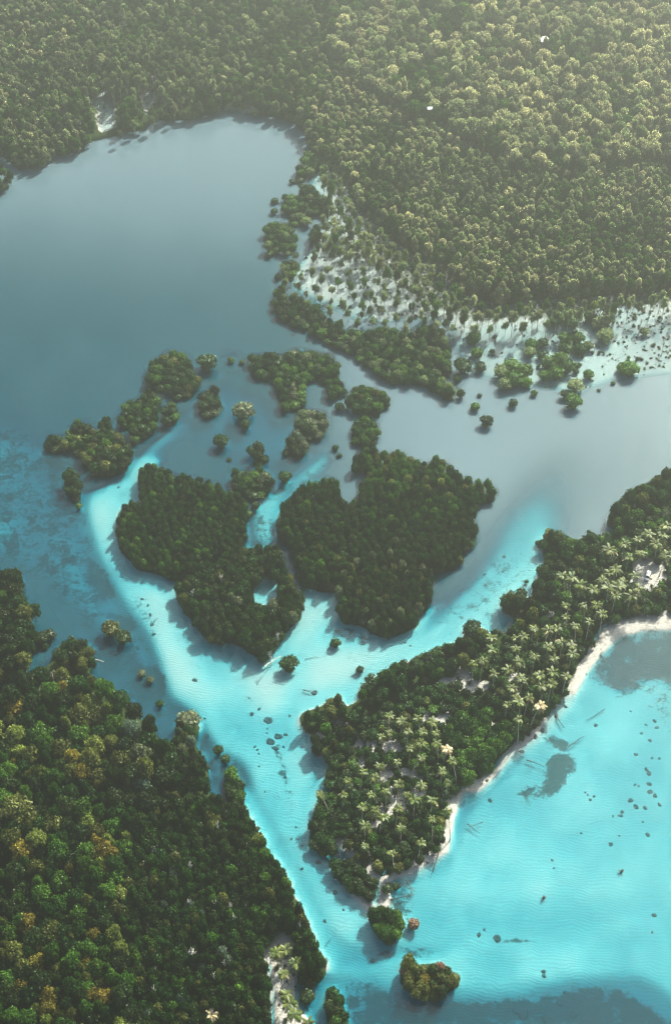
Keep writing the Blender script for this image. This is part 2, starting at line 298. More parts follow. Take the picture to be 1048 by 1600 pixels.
reflect_tint = blur(((GU > 520) & (GV < 860)).astype(float), 45) * .75  # grey sky and haze reflection on the lakes, painted as a tint mask
reflect_tint = np.maximum(reflect_tint, blur((GV < 330).astype(float), 90) * 1.0)
reflect_tint = mixto(reflect_tint, blur(ras(PALE_NE).astype(float), 12), 1.0)
reflect_tint = mixto(reflect_tint, blur(ras(GAP_NW).astype(float), 10), .6)
reflect_tint = mixto(reflect_tint, soft(GLOW_E, 40), .55)
reflect_tint = mixto(reflect_tint, soft(BAY, 10), 0); reflect_tint = mixto(reflect_tint, soft(CHANNEL, 20), 0); reflect_tint = reflect_tint * (.8 + .4 * vnoise(170, 41)) + .06 * vnoise(60, 42); reflect_tint = mixto(reflect_tint, soft([(735,880),(790,790),(840,720),(900,700),(905,760),(860,850)], 26), .38)
reflect_tint = mixto(reflect_tint, soft(ARM, 20), .12)
weed = soft(CHANNEL, 10) * .16 + soft(BAY, 12) * .10
weed = mixto(weed, soft([(600,1000),(700,985),(790,950),(845,880),(850,840),(800,845),(740,905),(690,950),(650,985)], 14), .34)
weed = mixto(weed, soft(SHELF_W, 10), 0.52)
weed = mixto(weed, soft([(140,865),(165,885),(180,925),(160,922),(138,890)], 3), .95)
weed = mixto(weed, soft([(180,950),(205,958),(214,980),(190,978),(178,965)], 3), .9)
weed = mixto(weed, soft([(210,1035),(240,1030),(258,1060),(256,1082),(240,1085),(212,1072),(205,1055)], 3), 1.0)
weed = mixto(weed, soft([(205,930),(216,925),(236,960),(242,990),(232,985)], 4), .40)
weed = mixto(weed, soft([(920,1050),(945,1030),(960,1000),(1000,992),(1070,987),(1090,1095),(1030,1060),(1000,1062),(980,1085),(950,1072)], 9), .95)
weed = mixto(weed, soft([(1000,1065),(1048,1070),(1060,1160),(1030,1120),(1010,1095)], 8), .42)
weed = mixto(weed, soft([(848,1150),(862,1146),(888,1156),(884,1170),(852,1160)], 2.5), .95)
weed = mixto(weed, soft([(858,1182),(870,1177),(900,1180),(896,1200),(868,1235),(848,1246),(852,1215),(850,1195)], 6), 1.0)
weed = mixto(weed, soft([(806,1240),(822,1222),(848,1225),(846,1246),(824,1262)], 4), .6)
weed = mixto(weed, soft([(540,1535),(580,1530),(640,1562),(720,1562),(820,1556),(900,1538),(970,1540),(1010,1560),(1060,1600),(1060,1750),(540,1750)], 6), .80)
weed = mixto(weed, soft([(600,1395),(650,1390),(645,1440),(610,1425)], 5), .5)
weed = mixto(weed, soft([(585,1482),(700,1476),(702,1486),(640,1498),(590,1497)], 3), .45)
weed = mixto(weed, soft([(427,1160),(434,1160),(448,1215),(462,1270),(455,1268),(438,1215)], 2.5), .50)
weed = mixto(weed, soft([(492,1185),(505,1200),(492,1240),(488,1200)], 5), .42)
weed = mixto(weed, soft([(520,975),(590,995),(570,1010),(520,985)], 5), .5)
weed = mixto(weed, soft([(590,1000),(700,955),(760,880),(700,900),(650,985)], 8), .42)
weed = mixto(weed, soft(PASSAGE, 4), .38)
weed = mixto(weed, soft([(455,855),(462,900),(452,900),(435,860)], 4), .6)

for q_ in ([(782,1463),(830,1464),(845,1468),(830,1472),(782,1470)], [(752,1457),(775,1453),(800,1452),(775,1458)], [(900,1578),(960,1574),(1000,1570),(960,1582)], [(545,1056),(562,1047),(560,1051),(540,1062)]):
    weed = np.maximum(weed, soft(q_, 2.2) * .75)  # narrow dark streaks, the last one leading off the tiny round bush
weed *= .62 + .76 * vnoise(16, 77)
land = np.zeros(GU.shape)          # forest floor / mud cover (1) over sand
elev = -depth
def shifted(poly, dv): return [(u, v + dv) for u, v in poly]
def raise_land(poly, s, z, cover, dv=0, sc=None):
    global elev, land
    m = soft(shifted(poly, dv), s)
    mm = np.clip(m * 1.6 - .3, 0, 1)
    elev = mixto(elev, mm, z)
    land = mixto(land, np.clip(m * 1.8 - .35, 0, 1), cover)
for poly in (ISLE_TRI, ISLE_EAST, W1, W2, W2B, W3, W4, W6, NB, NB2, NB3, NB4, NB5, NB6, C2, STRIP_NE, TIP2, TIP3, SPUR, TIP1, *NE_BITS, *CLUMPS_SW):
    raise_land(poly, 4, -0.25, 1.0, 2)
mound = np.zeros(GU.shape); core_ = np.zeros(GU.shape)
for u_, v_, r_, *_q in LONE:
    if r_ <= 0: continue
    a_, b_ = int((u_ - U0) / CELL), int((v_ - V0) / CELL); k_ = int(r_ * 1.5 / CELL) + 4
    sl = (slice(b_ - k_, b_ + k_ + 4), slice(a_ - k_, a_ + k_))
    d_ = np.sqrt(((GU[sl] - u_) / r_) ** 2 + ((GV[sl] - v_ - r_ * .45) / (r_ * .8)) ** 2)
    mound[sl] = np.maximum(mound[sl], np.clip(1.5 - d_, 0, 1)); core_[sl] = np.maximum(core_[sl], np.clip(1.5 - 1.9 * d_, 0, 1))
elev = mixto(elev, np.clip(core_ * 1.5, 0, 1) * (elev < -.3), -.3); land = np.maximum(land, core_)
elev = mixto(elev, soft(POOL_TRI, 3), -.8); land = mixto(land, soft(POOL_TRI, 3), 0)
for poly in (FOREST_N, FOREST_SW, FOREST_SW_TOP, PENIN):
    raise_land(poly, 4, 0.9, 1.0, 0)
raise_land(SWAMP, 6, -0.12, .40)
raise_land([(585,350),(610,375),(640,395),(680,420),(700,435),(720,460),(755,470),(790,480),(830,470),(900,470),(960,462),(1048,450),(1130,435),(1130,460),(1048,475),(980,478),(900,492),(840,496),(760,500),(720,495),(660,470),(560,400),(500,395),(500,380),(570,365)], 5, -.05, .60)
land = mixto(land, blur((ras(GAP_NW_FREE) | ras(GAP_NW_FREE2) | ras(GAP_NW_FREE3) | ras(GAP_NW_FREE4)).astype(float), 3), 0.5 * (vnoise(9, 31) > .45)); elev = mixto(elev, blur((ras(GAP_NW_FREE) | ras(GAP_NW_FREE2) | ras(GAP_NW_FREE3) | ras(GAP_NW_FREE4)).astype(float), 3), -.15)
bm_ = np.zeros(GU.shape, bool)
for p_ in BEACHES: bm_ |= ras(p_)
m = blur(bm_.astype(float), 3)
elev = mixto(elev, m, 0.45); land = mixto(land, np.clip(m * 2 - .3, 0, 1), 0)
sp = np.zeros(GU.shape)
for s_ in SAND_SPOTS: sp = np.maximum(sp, blur(ell(s_[0], s_[1], s_[2] * 1.25, s_[3] * 1.25).astype(float), 2.5))
sandspot = sp
land = mixto(land, np.clip(sp * 2, 0, 1) * (.35 + .65 * (vnoise(7, 9) > .35)), 0.0)
weed *= (1 - np.clip(land, 0, 1))
# a little relief under the far forest
far = blur(ras(FOREST_N).astype(float), 60)
elev = elev + far * np.clip((260 - GV) / 400, 0, 1) * (6 + 14 * vnoise(160, 21)) * (elev > 0)

def sample(f, u, v):
    x = np.clip((u - U0) / CELL, 0, f.shape[1] - 1.001); y = np.clip((v - V0) / CELL, 0, f.shape[0] - 1.001)
    xi = x.astype(int); yi = y.astype(int); fx = x - xi; fy = y - yi
    return (f[yi, xi] * (1 - fx) + f[yi, xi + 1] * fx) * (1 - fy) + (f[yi + 1, xi] * (1 - fx) + f[yi + 1, xi + 1] * fx) * fy
def ground_z(x, y):
    u, v = UV(np.atleast_1d(np.asarray(x, float)), np.atleast_1d(np.asarray(y, float)))
    return sample(elev, u, v)

# ------------------------------------------------------------------ materials
def new_mat(name):
    m = bpy.data.materials.new(name); m.use_nodes = True
    n = m.node_tree; n.nodes.clear()
    out = n.nodes.new('ShaderNodeOutputMaterial')
    return m, n, out
def N(n, t, **kw):
    x = n.nodes.new(t)
    for k, v in kw.items():
        if k.startswith('i_'):
            x.inputs[k[2:].replace('_', ' ')].default_value = v
        else: setattr(x, k, v)
    return x
def math_(n, op, a, b=None, c=None, clamp=False):
    x = n.nodes.new('ShaderNodeMath'); x.operation = op; x.use_clamp = clamp
    for i, q in enumerate((a, b, c)):
        if q is None: continue
        if isinstance(q, (int, float)): x.inputs[i].default_value = q
        else: n.links.new(q, x.inputs[i])
    return x.outputs[0]
def mixc(n, f, a, b):
    x = n.nodes.new('ShaderNodeMix'); x.data_type = 'RGBA'
    for s, q in ((0, f), (6, a), (7, b)):
        if isinstance(q, (int, float)): x.inputs[s].default_value = q
        elif isinstance(q, tuple): x.inputs[s].default_value = q if len(q) == 4 else (*q, 1)
        else: n.links.new(q, x.inputs[s])
    return x.outputs[2]
def noise(n, vec, scale, detail=3, rough=.55, dist=0.0):
    x = n.nodes.new('ShaderNodeTexNoise')
    x.inputs['Scale'].default_value = scale; x.inputs['Detail'].default_value = detail
    x.inputs['Roughness'].default_value = rough; x.inputs['Distortion'].default_value = dist
    n.links.new(vec, x.inputs['Vector'])
    return x.outputs['Fac']

def leaf_mat(name, col, col2, transl=.25, vary=.45):
    m, n, out = new_mat(name)
    oi = N(n, 'ShaderNodeObjectInfo')
    at = N(n, 'ShaderNodeAttribute', attribute_name='tone')
    tc = N(n, 'ShaderNodeTexCoord')
    c = mixc(n, oi.outputs['Random'], col, col2)
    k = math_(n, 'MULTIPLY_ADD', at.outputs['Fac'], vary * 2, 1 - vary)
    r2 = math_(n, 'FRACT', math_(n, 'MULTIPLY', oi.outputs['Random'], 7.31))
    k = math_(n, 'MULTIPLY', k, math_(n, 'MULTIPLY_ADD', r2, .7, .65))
    mm = N(n, 'ShaderNodeVectorMath', operation='SCALE')
    n.links.new(c, mm.inputs[0]); n.links.new(k, mm.inputs[3])
    d = N(n, 'ShaderNodeBsdfDiffuse'); t = N(n, 'ShaderNodeBsdfTranslucent'); g = N(n, 'ShaderNodeBsdfGlossy')
    g.inputs['Roughness'].default_value = .45; g.inputs['Color'].default_value = (.6, .65, .6, 1)
    n.links.new(mm.outputs[0], d.inputs[0]); n.links.new(mm.outputs[0], t.inputs[0])
    a = N(n, 'ShaderNodeMixShader'); a.inputs[0].default_value = transl
    n.links.new(d.outputs[0], a.inputs[1]); n.links.new(t.outputs[0], a.inputs[2])
    b = N(n, 'ShaderNodeMixShader'); b.inputs[0].default_value = .03
    n.links.new(a.outputs[0], b.inputs[1]); n.links.new(g.outputs[0], b.inputs[2])
    n.links.new(b.outputs[0], out.inputs[0])
    return m
def plain_mat(name, col, rough=.8, nscale=3.0, amt=.3):
    m, n, out = new_mat(name)
    tc = N(n, 'ShaderNodeTexCoord')
    f = noise(n, tc.outputs['Object'], nscale, 4)
    dark = tuple(c * (1 - amt) for c in col)
    c = mixc(n, f, dark, tuple(min(1, q * (1 + amt)) for q in col))
    p = N(n, 'ShaderNodeBsdfPrincipled')
    p.inputs['Roughness'].default_value = rough
    n.links.new(c, p.inputs['Base Color']); n.links.new(p.outputs[0], out.inputs[0])
    return m

LM = {
 'dark':   leaf_mat('leaf_dark_green', (.011,.044,.006), (.022,.060,.009)),
 'deep':   leaf_mat('leaf_deep_olive_green', (.014,.034,.007), (.028,.050,.011)),
 'bright': leaf_mat('leaf_bright_green', (.036,.105,.010), (.064,.135,.016), .3),
 'lime':   leaf_mat('leaf_yellow_green', (.13,.18,.03), (.17,.20,.045), .3),
 'olive':  leaf_mat('leaf_olive', (.070,.090,.018), (.105,.120,.026)),
 'grey':   leaf_mat('leaf_grey_green', (.085,.12,.05), (.14,.165,.085)),
 'gold':   leaf_mat('leaf_golden', (.16,.15,.024), (.22,.175,.028), .3),
 'mist':   leaf_mat('leaf_pale_blue_green', (.07,.12,.075), (.11,.155,.10)),
 'swamp':  leaf_mat('leaf_pale_green', (.12,.18,.06), (.18,.225,.095), .45),
 'north':  leaf_mat('leaf_north_painted_haze', (.20,.25,.11), (.26,.29,.14), .5),  # leaf colour paled to paint the haze glow over the northern forest
 'painted_haze':  leaf_mat('leaf_straw_painted_haze', (.33,.35,.17), (.40,.39,.20), .5),  # palest leaves, the north-eastern haze glow put into their colour
 'rust':   leaf_mat('leaf_rust_pink', (.22,.14,.09), (.28,.17,.12)),
 'palm':   leaf_mat('palm_leaf_green', (.055,.085,.018), (.11,.13,.03), .3),
 'palmy':  leaf_mat('palm_leaf_yellow', (.050,.092,.012), (.12,.145,.022), .35),
 'palmdry':leaf_mat('palm_leaf_dry', (.42,.34,.17), (.5,.42,.26), .15),
 'scrub':  leaf_mat('leaf_scrub', (.030,.060,.016), (.065,.085,.03)),
}
BARK = plain_mat('bark_dark', (.09,.07,.05))
BARKP = plain_mat('bark_pale', (.42,.40,.34), .8, .6, .25)
DEADW = plain_mat('dead_wood_pale', (.52,.50,.44), .85, 1.2, .3)
WETW = plain_mat('wet_wood', (.035,.032,.028), .6, 2.0, .4)
CORAL = plain_mat('coral_rock', (.014,.030,.030), .9, 1.6, .5)
PALMB = plain_mat('palm_bark', (.40,.36,.29), .85, 1.5, .25)

def bed_material():
    m, n, out = new_mat('sea_bed_and_soil')
    tc = N(n, 'ShaderNodeTexCoord'); V = tc.outputs['Object']
    aw = N(n, 'ShaderNodeAttribute', attribute_name='weed').outputs['Fac']
    al = N(n, 'ShaderNodeAttribute', attribute_name='cover').outputs['Fac']
    n1 = noise(n, V, .045, 5, .6, .6); n2 = noise(n, V, .9, 4, .7); n3 = noise(n, V, .25, 4, .6, 1.0)
    # sand with ripples
    mp = N(n, 'ShaderNodeMapping'); mp.inputs['Rotation'].default_value = (0, 0, .12); n.links.new(V, mp.inputs[0])
    wv = N(n, 'ShaderNodeTexWave'); wv.bands_direction = 'Y'
    wv.inputs['Scale'].default_value = .27; wv.inputs['Distortion'].default_value = 22; wv.inputs['Detail'].default_value = 4; wv.inputs['Detail Scale'].default_value = .3
    n.links.new(mp.outputs[0], wv.inputs['Vector'])
    sand = mixc(n, n1, (.28,.28,.27), (.345,.345,.335))
    n4 = noise(n, V, 2.6, 3, .8); n5 = noise(n, V, .012, 4, .6, .5)
    sand = mixc(n, math_(n, 'MULTIPLY', math_(n, 'MULTIPLY', math_(n, 'SUBTRACT', n4, .38, clamp=True), 2.2, clamp=True), math_(n, 'MULTIPLY_ADD', n5, .9, .0, clamp=True)), sand, (.16,.18,.17))
    sand = mixc(n, math_(n, 'MULTIPLY', wv.outputs['Fac'], math_(n, 'MULTIPLY', n1, .60)), sand, (.25,.25,.23))
    sand = mixc(n, math_(n, 'MULTIPLY', math_(n, 'GREATER_THAN', n2, .68), .35), sand, (.17,.175,.15))
    geo = N(n, 'ShaderNodeNewGeometry'); sx = N(n, 'ShaderNodeSeparateXYZ'); n.links.new(geo.outputs['Position'], sx.inputs[0])
    dry = math_(n, 'MULTIPLY', math_(n, 'SUBTRACT', sx.outputs['Z'], .0), 4.0, clamp=True)
    sand = mixc(n, dry, sand, mixc(n, math_(n, 'GREATER_THAN', n2, .58), (.33,.325,.30), (.19,.18,.15)))
    # weed threshold
    t = math_(n, 'ADD', math_(n, 'ADD', aw, math_(n, 'MULTIPLY_ADD', n3, 1.5, -.75)), math_(n, 'MULTIPLY_ADD', n2, 1.3, -.65))
    wf = math_(n, 'MULTIPLY', math_(n, 'SUBTRACT', t, .38), 4, clamp=True)
    wf = math_(n, 'MULTIPLY', wf, math_(n, 'MULTIPLY', aw, 3.0, clamp=True), clamp=True)
    weedc = mixc(n, n2, (.003,.020,.022), (.040,.115,.110))
    weedc = mixc(n, math_(n, 'MULTIPLY', math_(n, 'SUBTRACT', n4, .40, clamp=True), 3.0, clamp=True), weedc, (.004,.014,.016))
    c = mixc(n, math_(n, 'MULTIPLY', wf, .95), sand, weedc)
    t2 = math_(n, 'ADD', math_(n, 'ADD', al, math_(n, 'MULTIPLY_ADD', n3, .7, -.35)), math_(n, 'MULTIPLY_ADD', n2, .8, -.4))
    lf = math_(n, 'MULTIPLY', math_(n, 'SUBTRACT', t2, .45), 5, clamp=True)
    lf = math_(n, 'MULTIPLY', lf, math_(n, 'MULTIPLY', al, 4.0, clamp=True), clamp=True)
    soil = mixc(n, n2, (.012,.022,.008), (.030,.046,.016))
    c = mixc(n, lf, c, soil)
    d = N(n, 'ShaderNodeBsdfDiffuse'); n.links.new(c, d.inputs[0])
    b = N(n, 'ShaderNodeBump'); b.inputs['Strength'].default_value = .2; b.inputs['Distance'].default_value = .5
    n.links.new(math_(n, 'ADD', math_(n, 'MULTIPLY', wv.outputs['Fac'], .5), n2), b.inputs['Height'])
    n.links.new(b.outputs[0], d.inputs['Normal'])
    n.links.new(d.outputs[0], out.inputs[0])
    return m

def water_material():
    m, n, out = new_mat('sea_water')
    tc = N(n, 'ShaderNodeTexCoord'); V = tc.outputs['Object']
    dp = N(n, 'ShaderNodeAttribute', attribute_name='depth').outputs['Fac']
    # what the water column lets through
    comb = N(n, 'ShaderNodeCombineColor')
    for i, k in enumerate((1.02, .135, .040)):
        e = math_(n, 'POWER', 2.71828, math_(n, 'MULTIPLY', dp, -k))
        n.links.new(e, comb.inputs[i])
    tr = N(n, 'ShaderNodeBsdfTransparent'); n.links.new(comb.outputs[0], tr.inputs[0])
    ds = N(n, 'ShaderNodeAttribute', attribute_name='reflect_tint').outputs['Fac']
    sc = N(n, 'ShaderNodeBsdfDiffuse'); n.links.new(mixc(n, ds, (.002, .042, .058), (.085, .135, .162)), sc.inputs[0])  # second colour is the grey sky reflection painted into the water
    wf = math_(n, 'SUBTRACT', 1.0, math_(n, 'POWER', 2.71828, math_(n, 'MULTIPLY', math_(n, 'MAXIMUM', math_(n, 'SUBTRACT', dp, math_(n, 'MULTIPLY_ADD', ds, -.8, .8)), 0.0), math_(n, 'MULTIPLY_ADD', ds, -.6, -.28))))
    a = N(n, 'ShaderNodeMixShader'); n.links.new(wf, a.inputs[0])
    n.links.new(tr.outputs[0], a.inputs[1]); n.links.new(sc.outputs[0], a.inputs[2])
    g = N(n, 'ShaderNodeBsdfGlossy'); g.inputs['Roughness'].default_value = .06
    geo = N(n, 'ShaderNodeNewGeometry')
    dt = N(n, 'ShaderNodeVectorMath', operation='DOT_PRODUCT'); n.links.new(geo.outputs['Incoming'], dt.inputs[0])
    ca = math_(n, 'ABSOLUTE', dt.outputs['Value'])
    fres = math_(n, 'MULTIPLY_ADD', math_(n, 'POWER', math_(n, 'SUBTRACT', 1.0, ca, clamp=True), 5.0), .98, .02)
    bp = N(n, 'ShaderNodeBump'); bp.inputs['Strength'].default_value = .6; bp.inputs['Distance'].default_value = .08
    n1 = noise(n, V, 1.1, 5, .7); n2 = noise(n, V, .16, 3, .6, .8)
    n.links.new(math_(n, 'ADD', n1, math_(n, 'MULTIPLY', n2, 1.5)), bp.inputs['Height'])
    n.links.new(bp.outputs[0], g.inputs['Normal']); n.links.new(bp.outputs[0], dt.inputs[1])
    b = N(n, 'ShaderNodeMixShader'); n.links.new(fres, b.inputs[0])
    n.links.new(a.outputs[0], b.inputs[1]); n.links.new(g.outputs[0], b.inputs[2])
    n.links.new(b.outputs[0], out.inputs[0])
    return m

# ------------------------------------------------------------------ ground and water sheets
def sheet(name, xs, ys, zf, attrs, mat):
    X, Y = np.meshgrid(xs, ys)
    u, v = UV(X.ravel(), Y.ravel())
    z = zf(u, v, X.ravel(), Y.ravel())
    co = np.column_stack([X.ravel(), Y.ravel(), z])
    nx, ny = len(xs), len(ys)
    i = (np.arange(ny - 1)[:, None] * nx + np.arange(nx - 1)[None, :]).ravel()
    f = np.column_stack([i, i + 1, i + nx + 1, i + nx]).astype(np.int32)
    me = bpy.data.meshes.new(name)
    me.vertices.add(len(co)); me.vertices.foreach_set('co', co.astype(np.float32).ravel())
    me.loops.add(f.size); me.loops.foreach_set('vertex_index', f.ravel())
    me.polygons.add(len(f)); me.polygons.foreach_set('loop_start', np.arange(0, f.size, 4, dtype=np.int32))
    me.polygons.foreach_set('use_smooth', np.ones(len(f), bool))
    me.update()
    for k, fn in attrs.items():
        a = me.attributes.new(k, 'FLOAT', 'POINT')
        a.data.foreach_set('value', fn(u, v, z).astype(np.float32))
    me.materials.append(mat)
    o = bpy.data.objects.new(name, me); S.collection.objects.link(o)
    o['kind'] = 'structure'
    return o
def axis(a, b, step, lo, hi):
    mid = np.arange(a, b, step)
    def grow(start, end, st):
        out = []; x = start; s = st
        while abs(end - x) > s:
            s *= 1.5; x += s if end > start else -s; out.append(x)
        out[-1] = end
        return out
    return np.array(sorted(grow(a, lo, step) + list(mid) + grow(mid[-1], hi, step)))
sheet('ground', axis(-300, 300, 1.25, -2500, 2500), axis(185, 1010, 1.25, -1200, 3500),
      lambda u, v, x, y: sample(elev, u, v),
      {'weed': lambda u, v, z: sample(weed, u, v), 'cover': lambda u, v, z: sample(land, u, v)}, bed_material())
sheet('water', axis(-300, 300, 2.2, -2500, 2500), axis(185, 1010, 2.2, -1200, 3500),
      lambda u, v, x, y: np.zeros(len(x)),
      {'depth': lambda u, v, z: np.maximum(0, -sample(elev, u, v)), 'reflect_tint': lambda u, v, z: sample(reflect_tint, u, v)}, water_material())

# ------------------------------------------------------------------ haze: one closed box of air
hz = bpy.data.meshes.new('haze')
bx = [(-2600, 2600), (-1300, 3600), (-10, CAM_H + 12)]
vv = [(x, y, z) for x in bx[0] for y in bx[1] for z in bx[2]]
hz.from_pydata(vv, [], [(0,1,3,2),(4,6,7,5),(0,4,5,1),(2,3,7,6),(0,2,6,4),(1,5,7,3)])
hm, hn, hout = new_mat('hazy_air')
pv = hn.nodes.new('ShaderNodeVolumePrincipled')
pv.inputs['Color'].default_value = (.87, .97, .88, 1)
pv.inputs['Density'].default_value = HAZE_DENSITY
pv.inputs['Anisotropy'].default_value = HAZE_G
hn.links.new(pv.outputs[0], hout.inputs['Volume'])
hz.materials.append(hm)
ho = bpy.data.objects.new('haze', hz); S.collection.objects.link(ho); ho['kind'] = 'stuff'

# ------------------------------------------------------------------ mesh makers
class G:
    """collects triangles and quads with a material index and a tone per face"""
    def __init__(s): s.v = []; s.f = []; s.m = []; s.t = []; s.n = 0
    def add(s, verts, faces, mi=0, tone=None):
        verts = np.asarray(verts, float).reshape(-1, 3)
        s.v.append(verts)
        for i, f in enumerate(faces):
            s.f.append([int(q) + s.n for q in f]); s.m.append(mi)
            s.t.append(.5 if tone is None else float(tone[i]))
        s.n += len(verts)
    def mesh(s, name, mats, smooth=False):
        me = bpy.data.meshes.new(name)
        me.from_pydata(np.concatenate(s.v).tolist(), [], s.f)
        for m in mats: me.materials.append(m)
        me.polygons.foreach_set('material_index', s.m)
        if smooth: me.polygons.foreach_set('use_smooth', [True] * len(s.f))
        a = me.attributes.new('tone', 'FLOAT', 'FACE'); a.data.foreach_set('value', s.t)
        me.update()
        return me
import bmesh
_ico = {}
def ico(sub):
    if sub not in _ico:
        b = bmesh.new(); bmesh.ops.create_icosphere(b, subdivisions=sub, radius=1)
        _ico[sub] = (np.array([v.co[:] for v in b.verts]), [[v.index for v in f.verts] for f in b.faces]); b.free()
    return _ico[sub]
def unit(a): return a / np.maximum(np.linalg.norm(a, axis=-1, keepdims=True), 1e-9)
def lobes_foliage(g, r, lobes, n_leaf, leaf, mi=0, core=.86, sub=2, spread=.10, aspect=1.0, tilt=.75):
    """foliage over a set of lobes (centre, radii): leaf sprays on the outside, a rough leafy body within"""
    C = np.array([l[0] for l in lobes], float); R = np.array([l[1] for l in lobes], float)
    area = (R[:, 0] * R[:, 2]); area = area / area.sum()
    for c, q in zip(C, R):
        if core:
            vv, ff = ico(sub)
            d = vv * q * core * (1 + .16 * (r.random((len(vv), 1)) - .5))
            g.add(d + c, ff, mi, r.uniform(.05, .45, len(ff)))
    k = r.choice(len(C), n_leaf, p=area)
    nrm = unit(r.normal(size=(n_leaf, 3)) + [0, 0, .35])
    p = C[k] + nrm * R[k] * (1 + spread * r.normal(size=(n_leaf, 1)))
    keep = np.ones(n_leaf, bool)
    for j in range(len(C)):
        dd = (((p - C[j]) / R[j]) ** 2).sum(1)
        keep &= ~((dd < .80) & (k != j))
    p = p[keep]; nrm = unit(nrm[keep] / R[k[keep]])
    n = len(p)
    nn = unit(nrm * tilt + r.normal(size=(n, 3)) * .42 + [0, 0, .18])
    a = unit(np.cross(nn, r.normal(size=(n, 3)))); b = np.cross(nn, a)
    s = leaf * r.uniform(.6, 1.35, (n, 1)); s2 = s * aspect * r.uniform(.6, 1.0, (n, 1))
    q = np.stack([p - a * s, p - b * s2 + nn * s * .15, p + a * s, p + b * s2 - nn * s * .1], 1).reshape(-1, 3)
    i = np.arange(n)[:, None] * 4 + np.arange(4)
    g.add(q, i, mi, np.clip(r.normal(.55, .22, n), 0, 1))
def tube(g, pts, rad, sides=6, mi=0, cap=True):
    pts = np.asarray(pts, float); n = len(pts)
    vs_ = []
    for i in range(n):
        t = unit(pts[min(i + 1, n - 1)] - pts[max(i - 1, 0)])
        a = np.cross(t, [1, .3, .1] if abs(t[0]) < .8 else [0, 1, 0]); a = unit(a); b = np.cross(t, a)
        for k in range(sides):
            an = 2 * math.pi * k / sides
            vs_.append(pts[i] + (a * math.cos(an) + b * math.sin(an)) * rad[i])
    fs = [[i * sides + k, i * sides + (k + 1) % sides, (i + 1) * sides + (k + 1) % sides, (i + 1) * sides + k] for i in range(n - 1) for k in range(sides)]
    if cap: fs.append([(n - 1) * sides + k for k in range(sides)])
    g.add(vs_, fs, mi)

# --- crowns: unit radius, unit height (z from 0 at the ground to 1 at the top)
def mangrove_geo(seed):
    c = G(); r = np.random.default_rng(seed)
    L = [((0, 0, .66), (.78, .78, .33))]
    for a in range(6):
        an = a * 1.05 + r.uniform(-.3, .3); q = r.uniform(.42, .62)
        L.append(((math.cos(an) * q, math.sin(an) * q, r.uniform(.36, .74)), (.42, .42, r.uniform(.16, .24))))
    lobes_foliage(c, r, L, 620, .105, core=.84, sub=1)
    t = G()
    tube(t, [(0, 0, -.1), (.03, .02, .25), (0, 0, .6)], [.10, .07, .04], 6)
    for a in range(5):
        an = a * 1.257 + r.uniform(-.3, .3)
        tube(t, [(math.cos(an) * .45, math.sin(an) * .45, -.1), (math.cos(an) * .3, math.sin(an) * .3, .12), (0, 0, .24)], [.025, .03, .035], 4)
    return c, t
def broad_geo(seed, n_leaf=1500, k=11):
    c = G(); r = np.random.default_rng(seed)
    L = [((0, 0, .72), (.55, .55, .2))]
    for a in range(k):
        an = a * 2.4 + r.uniform(-.3, .3); q = math.sqrt((a + .6) / k) * .68
        z = .82 - .26 * q * q + r.uniform(-.05, .07)
        s = r.uniform(.24, .37)
        L.append(((math.cos(an) * q, math.sin(an) * q, z), (s, s, s * .34)))
    for a in range(5):
        an = a * 1.3 + r.uniform(-.4, .4)
        L.append(((math.cos(an) * .6, math.sin(an) * .6, r.uniform(.45, .58)), (.3, .3, .10)))
    lobes_foliage(c, r, L, n_leaf, .066, core=.82, sub=1, spread=.13)
    t = G()
    tube(t, [(0, 0, -.05), (.02, .01, .3), (0, .02, .62)], [.07, .05, .03], 7)
    for a in range(4):
        an = a * 1.6 + r.uniform(-.3, .3)
        tube(t, [(0, .01, .42), (math.cos(an) * .3, math.sin(an) * .3, .58), (math.cos(an) * .5, math.sin(an) * .5, .7)], [.03, .022, .01], 5)
    return c, t
def swamp_geo(seed):
    c = G(); t = G(); r = np.random.default_rng(seed)
    L = []
    tube(t, [(0, 0, -.03), (r.uniform(-.1, .1), r.uniform(-.1, .1), .45), (r.uniform(-.12, .12), 0, .9)], [.085, .06, .02], 5)
    for a in range(7):
        an = a * 2.4 + r.uniform(-.5, .5); q = r.uniform(.2, .62); z = r.uniform(.66, .95)
        s = r.uniform(.26, .42)
        L.append(((math.cos(an) * q, math.sin(an) * q, z), (s, s, s * .17)))
        tube(t, [(0, 0, z - .25), (math.cos(an) * q * .6, math.sin(an) * q * .6, z - .1), (math.cos(an) * q, math.sin(an) * q, z)], [.035, .025, .01], 4)
    lobes_foliage(c, r, L, 520, .10, core=.6, sub=1, spread=.28)
    return c, t
def shrub_geo(seed):
    c = G(); r = np.random.default_rng(seed)
    L = [((r.uniform(-.4, .4), r.uniform(-.4, .4), r.uniform(.3, .6)), (r.uniform(.4, .6),) * 2 + (.36,)) for _ in range(5)]
    lobes_foliage(c, r, L, 260, .13, core=.75, sub=1, spread=.2)
    return c, None
